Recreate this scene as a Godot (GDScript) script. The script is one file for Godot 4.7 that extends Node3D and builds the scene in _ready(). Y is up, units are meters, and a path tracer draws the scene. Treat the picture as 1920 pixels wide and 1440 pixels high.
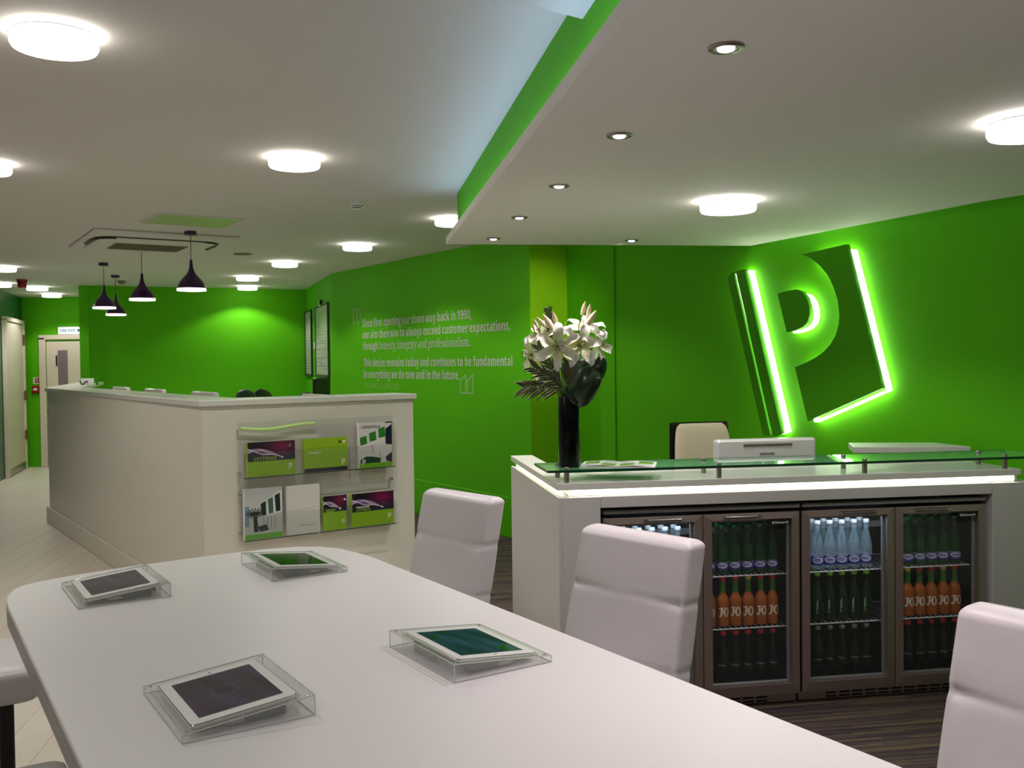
extends Node3D
# A green reception lounge: white meeting table with tablets, two white counters, bottle coolers, lit letter on the wall.

# ---------------------------------------------------------------- mesh builder
class MB:
	var v := PackedVector3Array()
	var n := PackedVector3Array()
	var t := PackedVector2Array()
	var c := PackedColorArray()
	var i := PackedInt32Array()
	var use_c := false
	func vert(p: Vector3, m: Vector3, u := Vector2.ZERO, col := Color.WHITE) -> int:
		v.append(p); n.append(m); t.append(u); c.append(col)
		return v.size() - 1
	func tri(a: int, b: int, d: int) -> void:
		var cr := (v[b] - v[a]).cross(v[d] - v[a])
		if cr.dot(n[a] + n[b] + n[d]) > 0.0:
			i.append(a); i.append(d); i.append(b)
		else:
			i.append(a); i.append(b); i.append(d)
	func face(pts: Array, out: Vector3, uvs: Array = []) -> void:
		var m := (pts[1] - pts[0]).cross(pts[2] - pts[0]) as Vector3
		if m.length() < 1e-12 and pts.size() > 3:
			m = (pts[2] - pts[0]).cross(pts[3] - pts[0])
		m = m.normalized()
		if m.dot(out) < 0.0:
			m = -m
		var k := v.size()
		for j in pts.size():
			vert(pts[j], m, uvs[j] if uvs.size() > j else Vector2.ZERO)
		for j in range(1, pts.size() - 1):
			tri(k, k + j, k + j + 1)
	# chamfered box: centre, size, bevel, in the frame xf
	func box(xf: Transform3D, ctr: Vector3, size: Vector3, b := 0.0) -> void:
		var h := size * 0.5
		b = minf(b, minf(h.x, minf(h.y, h.z)) * 0.9)
		if b <= 0.0:
			for ax in 3:
				for s in [-1.0, 1.0]:
					var pts := []
					for q in [[-1, -1], [1, -1], [1, 1], [-1, 1]]:
						var p := Vector3.ZERO
						p[ax] = s * h[ax]; p[(ax + 1) % 3] = q[0] * h[(ax + 1) % 3]; p[(ax + 2) % 3] = q[1] * h[(ax + 2) % 3]
						pts.append(xf * (ctr + p))
					var o := Vector3.ZERO
					o[ax] = s
					face(pts, xf.basis * o)
			return
		var P := func(ax: int, sg: Vector3) -> Vector3:
			var p := Vector3.ZERO
			for k in 3:
				p[k] = sg[k] * (h[k] if k == ax else h[k] - b)
			return xf * (ctr + p)
		for ax in 3:
			var a1 := (ax + 1) % 3
			var a2 := (ax + 2) % 3
			for s in [-1.0, 1.0]:
				var pts := []
				for q in [[-1, -1], [1, -1], [1, 1], [-1, 1]]:
					var sg := Vector3.ZERO
					sg[ax] = s; sg[a1] = q[0]; sg[a2] = q[1]
					pts.append(P.call(ax, sg))
				var o := Vector3.ZERO
				o[ax] = s
				face(pts, xf.basis * o)
				for s1 in [-1.0, 1.0]:
					var g1 := Vector3.ZERO
					g1[ax] = s; g1[a1] = s1; g1[a2] = -1
					var g2 := g1
					g2[a2] = 1
					var oo := Vector3.ZERO
					oo[ax] = s; oo[a1] = s1
					face([P.call(ax, g1), P.call(ax, g2), P.call(a1, g2), P.call(a1, g1)], xf.basis * oo)
		for sx in [-1.0, 1.0]:
			for sy in [-1.0, 1.0]:
				for sz in [-1.0, 1.0]:
					var sg := Vector3(sx, sy, sz)
					face([P.call(0, sg), P.call(1, sg), P.call(2, sg)], xf.basis * sg)
	func bx(ctr: Vector3, size: Vector3, b := 0.0) -> void:
		box(Transform3D.IDENTITY, ctr, size, b)
	# polygon (x, z) extruded from y0 to y1 in the frame xf, with chamfers
	func prism(xf: Transform3D, poly: Array, y0: float, y1: float, b := 0.0, uvs := 0.0) -> void:
		var m := poly.size()
		var area := 0.0
		for j in m:
			var p: Vector2 = poly[j]
			var q: Vector2 = poly[(j + 1) % m]
			area += p.x * q.y - q.x * p.y
		var sgn := 1.0 if area > 0.0 else -1.0
		var en := []
		for j in m:
			var e: Vector2 = (poly[(j + 1) % m] - poly[j]).normalized()
			en.append(Vector2(e.y, -e.x) * sgn)
		var ins := []
		for j in m:
			var a: Vector2 = en[(j + m - 1) % m]
			var d: Vector2 = en[j]
			var s := (a + d)
			var k := 2.0 / maxf(s.length_squared(), 0.2)
			ins.append(poly[j] - s * k * b)
		var rings := [[poly, y0 + b], [poly, y1 - b]]
		if b > 0.0:
			rings = [[ins, y0], [poly, y0 + b], [poly, y1 - b], [ins, y1]]
		for r in rings.size() - 1:
			for j in m:
				var j2 := (j + 1) % m
				var e0: Vector2 = en[j]
				var n0 := e0
				var n1 := e0
				if e0.dot(en[(j + m - 1) % m]) > 0.8:
					n0 = (e0 + en[(j + m - 1) % m]).normalized()
				if e0.dot(en[j2]) > 0.8:
					n1 = (e0 + en[j2]).normalized()
				var up := 0.0
				if b > 0.0 and r == 0: up = -1.0
				if b > 0.0 and r == 2: up = 1.0
				var A: Array = rings[r][0]
				var B: Array = rings[r + 1][0]
				var k := v.size()
				for w in [[A[j], rings[r][1], n0], [A[j2], rings[r][1], n1], [B[j2], rings[r + 1][1], n1], [B[j], rings[r + 1][1], n0]]:
					vert(xf * Vector3(w[0].x, w[1], w[0].y), (xf.basis * Vector3(w[2].x, up, w[2].y)).normalized())
				tri(k, k + 1, k + 2); tri(k, k + 2, k + 3)
		var capp := PackedVector2Array(ins if b > 0.0 else poly)
		var ix := Geometry2D.triangulate_polygon(capp)
		for top in [0, 1]:
			var k := v.size()
			for p in capp:
				vert(xf * Vector3(p.x, y1 if top else y0, p.y), xf.basis * (Vector3.UP if top else Vector3.DOWN), p * uvs)
			for q in range(0, ix.size(), 3):
				tri(k + ix[q], k + ix[q + 1], k + ix[q + 2])
	# outer outline with a hole (same count of points), y of every ring point given by callables or numbers
	func ring(xf: Transform3D, outer: Array, inner: Array, yb: float, ot: Array, it: Array) -> void:
		var m := outer.size()
		var ctr := Vector2.ZERO
		for p in outer: ctr += p
		ctr /= m
		var at := func(p: Vector2, y: float) -> Vector3: return xf * Vector3(p.x, y, p.y)
		for j in m:
			var k := (j + 1) % m
			var mid: Vector2 = (outer[j] + outer[k]) * 0.5 - ctr
			var o := xf.basis * Vector3(mid.x, 0, mid.y)
			face([at.call(outer[j], yb), at.call(outer[k], yb), at.call(outer[k], ot[k]), at.call(outer[j], ot[j])], o)
			face([at.call(inner[j], yb), at.call(inner[k], yb), at.call(inner[k], it[k]), at.call(inner[j], it[j])], -o)
			face([at.call(outer[j], ot[j]), at.call(outer[k], ot[k]), at.call(inner[k], it[k]), at.call(inner[j], it[j])], xf.basis * Vector3.UP)
			face([at.call(outer[j], yb), at.call(outer[k], yb), at.call(inner[k], yb), at.call(inner[j], yb)], xf.basis * Vector3.DOWN)
	# profile of (radius, height) turned round y; smooth where the profile bends less than 45 degrees
	func lathe(xf: Transform3D, prof: Array, seg := 24, a0 := 0.0, a1 := TAU) -> void:
		var m := prof.size()
		var sn := []
		for j in m - 1:
			var e: Vector2 = (prof[j + 1] - prof[j]).normalized()
			sn.append(Vector2(e.y, -e.x))
		for j in m - 1:
			var na: Vector2 = sn[j]
			var nb: Vector2 = sn[j]
			if j > 0 and sn[j].dot(sn[j - 1]) > 0.7: na = (sn[j] + sn[j - 1]).normalized()
			if j < m - 2 and sn[j].dot(sn[j + 1]) > 0.7: nb = (sn[j] + sn[j + 1]).normalized()
			var pa: Vector2 = prof[j]
			var pb: Vector2 = prof[j + 1]
			var k := v.size()
			for s in seg + 1:
				var f := float(s) / seg
				var a := lerpf(a0, a1, f)
				var d := Vector3(sin(a), 0, cos(a))
				vert(xf * (d * pa.x + Vector3.UP * pa.y), (xf.basis * (d * na.x + Vector3.UP * na.y)).normalized(), Vector2(f, pa.y))
				vert(xf * (d * pb.x + Vector3.UP * pb.y), (xf.basis * (d * nb.x + Vector3.UP * nb.y)).normalized(), Vector2(f, pb.y))
			for s in seg:
				var q := k + s * 2
				if pa.x > 1e-6: tri(q, q + 2, q + 1)
				if pb.x > 1e-6: tri(q + 1, q + 2, q + 3)
	func tube(pts: Array, rad, seg := 8) -> void:
		var m := pts.size()
		var ref := Vector3.UP
		var k0 := v.size()
		for j in m:
			var d: Vector3 = (pts[mini(j + 1, m - 1)] - pts[maxi(j - 1, 0)]).normalized()
			if absf(d.dot(ref)) > 0.95: ref = Vector3.RIGHT if absf(d.x) < 0.8 else Vector3.FORWARD
			var x := d.cross(ref).normalized()
			var y := x.cross(d).normalized()
			ref = y
			var r: float = rad[j] if rad is Array else rad
			for s in seg:
				var a := TAU * s / seg
				var q := x * cos(a) + y * sin(a)
				vert(pts[j] + q * r, q)
		for j in m - 1:
			for s in seg:
				var a := k0 + j * seg + s
				var b := k0 + j * seg + (s + 1) % seg
				tri(a, b, b + seg); tri(a, b + seg, a + seg)
		for e in [0, m - 1]:
			var d: Vector3 = (pts[1] - pts[0]) if e else (pts[0] - pts[1])
			if e: d = pts[m - 1] - pts[m - 2]
			var ctr := vert(pts[e], d.normalized())
			var f := v.size()
			for s in seg:
				vert(v[k0 + e * seg + s], d.normalized())
			for s in seg:
				tri(ctr, f + s, f + (s + 1) % seg)
	# grid of points fn(u, w) -> Vector3, smooth
	func grid(nu: int, nw: int, fn: Callable, colf = null, closed_u := false) -> void:
		var k := v.size()
		var e := 0.002
		for a in nu + 1:
			for b in nw + 1:
				var u := float(a) / nu
				var w := float(b) / nw
				var p: Vector3 = fn.call(u, w)
				var du: Vector3 = fn.call(minf(u + e, 1.0 + (e if closed_u else 0.0)), w) - fn.call(maxf(u - e, 0.0 - (e if closed_u else 0.0)), w)
				var dw: Vector3 = fn.call(u, minf(w + e, 1.0)) - fn.call(u, maxf(w - e, 0.0))
				var m := du.cross(dw).normalized()
				if m.length() < 0.5: m = Vector3.UP
				vert(p, m, Vector2(u, w), colf.call(u, w) if colf != null else Color.WHITE)
		for a in nu:
			for b in nw:
				var q := k + a * (nw + 1) + b
				tri(q, q + 1, q + nw + 2); tri(q, q + nw + 2, q + nw + 1)
		if colf != null: use_c = true
	func mesh() -> ArrayMesh:
		var arr := []
		arr.resize(Mesh.ARRAY_MAX)
		arr[Mesh.ARRAY_VERTEX] = v
		arr[Mesh.ARRAY_NORMAL] = n
		arr[Mesh.ARRAY_TEX_UV] = t
		if use_c: arr[Mesh.ARRAY_COLOR] = c
		arr[Mesh.ARRAY_INDEX] = i
		var am := ArrayMesh.new()
		am.add_surface_from_arrays(Mesh.PRIMITIVE_TRIANGLES, arr)
		return am

# ---------------------------------------------------------------- scene helpers
const I := Transform3D.IDENTITY
var used := {}
var M := {}
var rng := RandomNumberGenerator.new()

func numbered(called: String, parent: Node) -> String:
	var key := str(parent.get_instance_id()) + called
	var k: int = used.get(key, 0)
	used[key] = k + 1
	return called if k == 0 else "%s_%03d" % [called, k]

func tag(o: Node, label: String, category: String, group := "") -> Node:
	o.set_meta("label", label); o.set_meta("category", category)
	if group: o.set_meta("group", group)
	return o

func thing(called: String, label: String, category: String, at := I, group := "") -> Node3D:
	var o := Node3D.new()
	o.name = numbered(called, self)
	add_child(o, true)
	o.transform = at
	tag(o, label, category, group)
	return o

func part(called: String, mb, m: Material, parent: Node, xf := I) -> MeshInstance3D:
	var o := MeshInstance3D.new()
	o.name = numbered(called, parent)
	o.mesh = mb.mesh() if mb is MB else mb
	o.material_override = m
	parent.add_child(o, true)
	o.transform = xf
	return o

func struct(called: String, mb, m: Material, xf := I) -> MeshInstance3D:
	var o := part(called, mb, m, self, xf)
	o.set_meta("kind", "structure")
	return o

func struct_root(called: String, at := I) -> Node3D:
	var o := Node3D.new()
	o.name = numbered(called, self)
	add_child(o, true)
	o.transform = at
	o.set_meta("kind", "structure")
	return o

func copy(src: Node3D, label: String, at: Transform3D, group := "") -> Node3D:
	var o: Node3D = src.duplicate()
	var base: String = src.get_meta("base")
	o.name = numbered(base, self)
	add_child(o, true)
	o.transform = at
	o.set_meta("label", label)
	if group: o.set_meta("group", group)
	return o

func mat(called: String, col: Color, rough := 0.6, metal := 0.0, spec := 0.5) -> StandardMaterial3D:
	var m := StandardMaterial3D.new()
	m.resource_name = called
	m.albedo_color = col
	m.roughness = rough
	m.metallic = metal
	m.metallic_specular = spec
	M[called] = m
	return m

func c8(r: int, g: int, b: int, a := 255) -> Color:
	return Color(r / 255.0, g / 255.0, b / 255.0, a / 255.0)

func glow(called: String, col: Color, e: float) -> StandardMaterial3D:
	var m := mat(called, Color(0.9, 0.9, 0.9), 0.5)
	m.emission_enabled = true
	m.emission = col
	m.emission_energy_multiplier = e
	return m

func pane(called: String, col: Color, rough := 0.05) -> StandardMaterial3D:
	var m := mat(called, col, rough)
	m.transparency = BaseMaterial3D.TRANSPARENCY_ALPHA
	return m

func frame(o: Vector3, x: Vector3) -> Transform3D:
	x = x.normalized()
	return Transform3D(Basis(x, Vector3.UP, x.cross(Vector3.UP)), o)

func at(x: float, y: float, z: float, yaw := 0.0) -> Transform3D:
	return Transform3D(Basis(Vector3.UP, yaw), Vector3(x, y, z))

func rrect(x0: float, x1: float, z0: float, z1: float, r: float, k := 5) -> Array:
	var out := []
	for q in [[x1 - r, z1 - r, 0.0], [x0 + r, z1 - r, 90.0], [x0 + r, z0 + r, 180.0], [x1 - r, z0 + r, 270.0]]:
		for s in k + 1:
			var a := deg_to_rad(q[2] + 90.0 * s / k)
			out.append(Vector2(q[0] + cos(a) * r, q[1] + sin(a) * r))
	return out

func upright(xf: Transform3D) -> Transform3D:  # prism polygons (x, y) standing up, extruded along the frame's z
	return xf * Transform3D(Basis(Vector3.RIGHT, PI / 2).inverse() if false else Basis(Vector3(1, 0, 0), Vector3(0, 0, 1), Vector3(0, 1, 0)), Vector3.ZERO)

func lettering(called: String, txt: String, cap: float, width: float, m: Material, parent: Node, xf: Transform3D, bold := false, serif := false, slant := 0.0, depth := 0.0015, centre := false) -> MeshInstance3D:
	var f := SystemFont.new()
	f.font_names = PackedStringArray(["Droid Serif" if serif else "Droid Sans"])
	if bold: f.font_weight = 700
	if serif and slant > 0.0: f.font_italic = true
	var tm := TextMesh.new()
	tm.font = f
	tm.text = txt
	tm.font_size = 48
	tm.pixel_size = 0.01
	tm.depth = 0.01
	tm.curve_step = 3.0
	tm.horizontal_alignment = HORIZONTAL_ALIGNMENT_LEFT
	tm.vertical_alignment = VERTICAL_ALIGNMENT_BOTTOM
	var src := tm.get_mesh_arrays()
	var vs: PackedVector3Array = src[Mesh.ARRAY_VERTEX]
	var ns: PackedVector3Array = src[Mesh.ARRAY_NORMAL]
	var xmin := 1e9
	var xmax := -1e9
	for p in vs:
		xmin = minf(xmin, p.x); xmax = maxf(xmax, p.x)
	# baseline and cap height from a letter H of the same font
	var th := TextMesh.new()
	th.font = f; th.text = "H"; th.font_size = 48; th.pixel_size = 0.01; th.depth = 0.01
	th.vertical_alignment = VERTICAL_ALIGNMENT_BOTTOM
	var hy0 := 1e9
	var hy1 := -1e9
	for p in (th.get_mesh_arrays()[Mesh.ARRAY_VERTEX] as PackedVector3Array):
		hy0 = minf(hy0, p.y); hy1 = maxf(hy1, p.y)
	var sy := cap / (hy1 - hy0)
	var sx := width / (xmax - xmin) if width > 0.0 else sy
	var out := PackedVector3Array()
	for p in vs:
		var y := (p.y - hy0) * sy
		var x := (p.x - xmin) * sx + (slant * y)
		if centre: x -= (xmax - xmin) * sx * 0.5
		out.append(Vector3(x, y, (p.z + 0.005) / 0.01 * depth))
	var arr := []
	arr.resize(Mesh.ARRAY_MAX)
	arr[Mesh.ARRAY_VERTEX] = out
	arr[Mesh.ARRAY_NORMAL] = ns
	arr[Mesh.ARRAY_INDEX] = src[Mesh.ARRAY_INDEX]
	var am := ArrayMesh.new()
	am.add_surface_from_arrays(Mesh.PRIMITIVE_TRIANGLES, arr)
	return part(called, am, m, parent, xf)

# drawing on an image
func dot(im: Image, p: Vector2, r: float, col: Color) -> void:
	for y in range(int(p.y - r), int(p.y + r) + 2):
		for x in range(int(p.x - r), int(p.x + r) + 2):
			if x >= 0 and y >= 0 and x < im.get_width() and y < im.get_height():
				var a := clampf(r + 0.5 - Vector2(x, y).distance_to(p), 0.0, 1.0) * col.a
				if a > 0.0:
					var o := im.get_pixel(x, y)
					im.set_pixel(x, y, Color(lerpf(o.r, col.r, a), lerpf(o.g, col.g, a), lerpf(o.b, col.b, a)))

func stroke(im: Image, pts: Array, r: float, col: Color) -> void:
	for j in pts.size() - 1:
		var d: float = pts[j].distance_to(pts[j + 1])
		var m := maxi(1, int(d / maxf(r * 0.5, 0.5)))
		for s in m + 1:
			dot(im, pts[j].lerp(pts[j + 1], float(s) / m), r, col)

func fillpoly(im: Image, pts: Array, col: Color) -> void:
	var pk := PackedVector2Array(pts)
	var lo := pk[0]
	var hi := pk[0]
	for p in pk:
		lo = lo.min(p); hi = hi.max(p)
	for y in range(maxi(0, int(lo.y)), mini(im.get_height(), int(hi.y) + 1)):
		for x in range(maxi(0, int(lo.x)), mini(im.get_width(), int(hi.x) + 1)):
			if Geometry2D.is_point_in_polygon(Vector2(x + 0.5, y + 0.5), pk):
				im.set_pixel(x, y, col)

func img(w: int, h: int, col: Color) -> Image:
	var im := Image.create(w, h, false, Image.FORMAT_RGB8)
	im.fill(col)
	return im

func printed(called: String, im: Image, rough := 0.35) -> StandardMaterial3D:
	var m := mat(called, Color.WHITE, rough)
	m.albedo_texture = ImageTexture.create_from_image(im)
	return m

func sheet(mb: MB, x0: float, x1: float, y0: float, y1: float, z: float) -> void:  # upright print facing +z, picture right way up
	mb.face([Vector3(x0, y1, z), Vector3(x1, y1, z), Vector3(x1, y0, z), Vector3(x0, y0, z)], Vector3(0, 0, 1), [Vector2(0, 0), Vector2(1, 0), Vector2(1, 1), Vector2(0, 1)])

func flat(mb: MB, x0: float, x1: float, z0: float, z1: float, y: float) -> void:  # print lying face up
	mb.face([Vector3(x0, y, z0), Vector3(x1, y, z0), Vector3(x1, y, z1), Vector3(x0, y, z1)], Vector3.UP, [Vector2(0, 0), Vector2(1, 0), Vector2(1, 1), Vector2(0, 1)])

# ---------------------------------------------------------------- frames of the place
const CEIL := 2.62
const SOFFIT := 2.30
var BAR: Transform3D      # x along the bar, z towards the table; v = depth = -z
var TAB: Transform3D      # x across the table, z towards the near end
var DESK: Transform3D     # x along the brochure front, -z along the corridor side
var SIGN: Transform3D     # x along the wall of the lit letter, z into the room
var QUOTE: Transform3D

func _ready() -> void:
	rng.seed = 7
	var cam := Camera3D.new()
	cam.name = "camera"
	cam.fov = rad_to_deg(2.0 * atan(720.0 / 1800.0))
	cam.position = Vector3(0, 1.55, 0)
	cam.basis = Basis(Vector3.RIGHT, -atan(43.0 / 1800.0)) * Basis(Vector3.BACK, -0.012)
	cam.near = 0.05
	cam.far = 100.0
	add_child(cam)
	cam.current = true
	var we := WorldEnvironment.new()
	we.name = "environment"
	var env := Environment.new()
	env.background_mode = Environment.BG_COLOR
	env.background_color = Color.BLACK
	env.tonemap_mode = Environment.TONE_MAPPER_LINEAR
	env.tonemap_exposure = 0.83
	env.sdfgi_enabled = true
	env.ssao_enabled = true
	env.ssil_enabled = true
	we.environment = env
	add_child(we)

	BAR = frame(Vector3(0.19, 0, -4.05), Vector3(0.988, 0, -0.156))
	TAB = frame(Vector3(-1.027, 0, -2.026), Vector3(0.842, 0, -0.539))
	DESK = frame(Vector3(-1.82, 0, -5.62), Vector3(0.813, 0, -0.582))
	SIGN = frame(Vector3(1.61, 0, -6.432), Vector3(0.503, 0, 0.864))
	QUOTE = frame(Vector3(-2.143, 0, -11.493), Vector3(2.303, 0, 3.376))
	materials()
	shell()
	ceiling_fittings()
	table_and_tablets()
	seats()
	long_counter()
	brochures()
	behind_counter()
	wall_things()
	bar_counter()
	coolers()
	bar_top()
	flowers()
	lit_letter()

func materials() -> void:
	mat("white_ceiling", c8(220, 216, 211), 0.85)
	mat("white_soffit", c8(252, 248, 244), 0.8)
	mat("green_paint", c8(88, 184, 16), 0.6, 0.0, 0.25)
	mat("lit_green_paint", c8(140, 204, 20), 0.6, 0.0, 0.25)  # wall green with the pillar's stronger lighting put into the colour
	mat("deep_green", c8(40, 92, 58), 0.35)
	mat("wall_white", c8(225, 220, 212), 0.8)
	mat("door_cream", c8(222, 208, 192), 0.5)
	mat("table_white", c8(226, 223, 222), 0.32)
	mat("table_edge", c8(150, 148, 146), 0.4)
	mat("counter_white", c8(228, 223, 211), 0.42)
	mat("ledge_white", c8(224, 224, 216), 0.25)
	mat("bar_white", c8(204, 202, 200), 0.42)
	mat("leather_white", c8(210, 206, 207), 0.42)
	mat("dark_leg", c8(28, 26, 26), 0.3)
	mat("chrome", c8(200, 200, 202), 0.18, 1.0)
	mat("steel", c8(168, 160, 156), 0.3, 1.0)
	mat("brushed", c8(186, 170, 166), 0.4, 0.9)
	mat("black_plastic", c8(14, 14, 15), 0.35)
	mat("charcoal", c8(60, 60, 62), 0.45)
	mat("grey_trim", c8(150, 150, 152), 0.4, 0.5)
	mat("dark_interior", c8(13, 14, 15), 0.5, 0.0, 0.3)
	mat("liner", c8(96, 104, 112), 0.35, 0.6)
	mat("white_wire", c8(220, 220, 220), 0.35)
	mat("white_gloss", c8(236, 234, 232), 0.12)
	mat("cream_fabric", c8(214, 200, 174), 0.8)
	mat("purple", c8(58, 22, 78), 0.1)
	mat("white_inner", c8(245, 242, 240), 0.6)
	mat("red", c8(150, 16, 26), 0.35)
	mat("vinyl_white", c8(192, 200, 180), 0.6)
	mat("vinyl_faint", c8(140, 205, 80), 0.6)
	mat("letter_green", c8(70, 152, 13), 0.5, 0.0, 0.25)
	mat("ink", c8(20, 20, 22), 0.5)
	mat("print_white", c8(240, 240, 236), 0.4)
	mat("print_lime", c8(158, 205, 30), 0.4)
	mat("stem_green", c8(52, 84, 30), 0.5)
	mat("vase_black", c8(5, 5, 6), 0.2, 0.0, 0.3)
	mat("paper_edge", c8(228, 226, 218), 0.7)
	mat("grey_panel", c8(118, 108, 90), 0.6)
	mat("mint_panel", c8(182, 190, 140), 0.3)
	mat("brass", c8(150, 120, 80), 0.3, 0.9)
	mat("smoked", c8(128, 112, 120), 0.1)
	glow("lamp_glow", Color(1.0, 0.98, 0.95), 4.0)
	glow("ring_glow", Color(1.0, 0.97, 0.92), 40.0)
	glow("pendant_glow", Color(1.0, 0.96, 0.93), 3.0)
	glow("spot_glow", Color(1.0, 0.95, 0.95), 12.0)
	glow("strip_glow", Color(1.0, 0.99, 0.86), 2.6)
	glow("cove_glow", Color(0.74, 0.83, 1.0), 3.0)
	glow("letter_glow", Color(0.97, 1.0, 0.9), 9.0)
	glow("cooler_glow", Color(0.82, 0.91, 1.0), 14.0)
	glow("exit_glow", Color(0.8, 0.88, 1.0), 0.9)
	pane("door_glass", Color(0.8, 0.86, 0.85, 0.02), 0.02)
	M.door_glass.metallic_specular = 0.28
	pane("shelf_glass", Color(0.55, 0.85, 0.68, 0.26), 0.02)
	pane("rack_acrylic", Color(0.3, 0.42, 0.33, 0.07), 0.05)
	M.rack_acrylic.metallic_specular = 0.35
	pane("clear_bottle", Color(0.7, 0.8, 0.84, 0.3), 0.05)
	pane("green_bottle", Color(0.05, 0.32, 0.12, 0.72), 0.06)
	mat("edge_green", c8(10, 60, 42), 0.1)
	mat("reflection_green", c8(206, 250, 150), 0.25)  # colour of a green reflection on the rack
	pane("acrylic", Color(0.86, 0.88, 0.86, 0.11), 0.03)
	mat("acrylic_highlight", c8(198, 206, 200), 0.08)
	for k in [["petal_white", Color.WHITE, 0.45], ["bud_cream", Color.WHITE, 0.5], ["blade_green", Color.WHITE, 0.45]]:
		var m := mat(k[0], k[1], k[2])
		m.vertex_color_use_as_albedo = true
		m.cull_mode = BaseMaterial3D.CULL_DISABLED
	M.petal_white.backlight_enabled = true
	M.petal_white.backlight = Color(0.5, 0.52, 0.45)
	mat("leaf_dark", c8(30, 52, 34), 0.22)
	# carpet: short staggered strips of brown, plum and olive
	var im := img(1024, 1024, c8(54, 44, 42))
	var tones := [c8(62, 50, 50), c8(84, 70, 58), c8(44, 36, 42), c8(96, 82, 56), c8(70, 54, 58), c8(52, 44, 44), c8(108, 90, 66)]
	var y := 0
	while y < 1024:
		var h := rng.randi_range(5, 9)
		var x := -rng.randi_range(0, 160)
		while x < 1024:
			var w := rng.randi_range(90, 330)
			var col: Color = tones[rng.randi() % tones.size()]
			im.fill_rect(Rect2i(x, y, w, h), col.lerp(tones[rng.randi() % 7], 0.3))
			x += w
		y += h
	for k in 60000:
		var px := rng.randi() % 1024
		var py := rng.randi() % 1024
		im.set_pixel(px, py, im.get_pixel(px, py) * rng.randf_range(0.75, 1.2))
	var cm := mat("carpet", Color.WHITE, 0.95)
	cm.albedo_texture = ImageTexture.create_from_image(im)
	for k in 4:
		var b := rng.randf_range(-4, 4)
		mat("plank_%d" % k, c8(int(232 + b), int(220 + b), int(206 + b)), 0.35)
	mat("plank_gap", c8(196, 182, 168), 0.7)
	# soft unevenness of the leather
	var fn := FastNoiseLite.new()
	fn.seed = 3
	fn.frequency = 0.02
	var nt := NoiseTexture2D.new()
	nt.width = 256; nt.height = 256
	nt.noise = fn
	nt.seamless = true
	M.leather_white.heightmap_enabled = true
	M.leather_white.heightmap_texture = nt
	M.leather_white.heightmap_scale = 0.1
	M.leather_white.uv1_triplanar = true
	M.leather_white.uv1_scale = Vector3(2, 2, 2)

# ---------------------------------------------------------------- room
func wall(called: String, a: Vector2, b: Vector2, m: Material, y0 := 0.0, y1 := CEIL, thick := 0.12) -> Transform3D:
	var f := frame(Vector3(a.x, 0, a.y), Vector3(b.x - a.x, 0, b.y - a.y))
	var mb := MB.new()
	mb.bx(Vector3(a.distance_to(b) * 0.5, (y0 + y1) * 0.5, -thick * 0.5), Vector3(a.distance_to(b), y1 - y0, thick))
	struct(called, mb, m, f)
	return f

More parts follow.
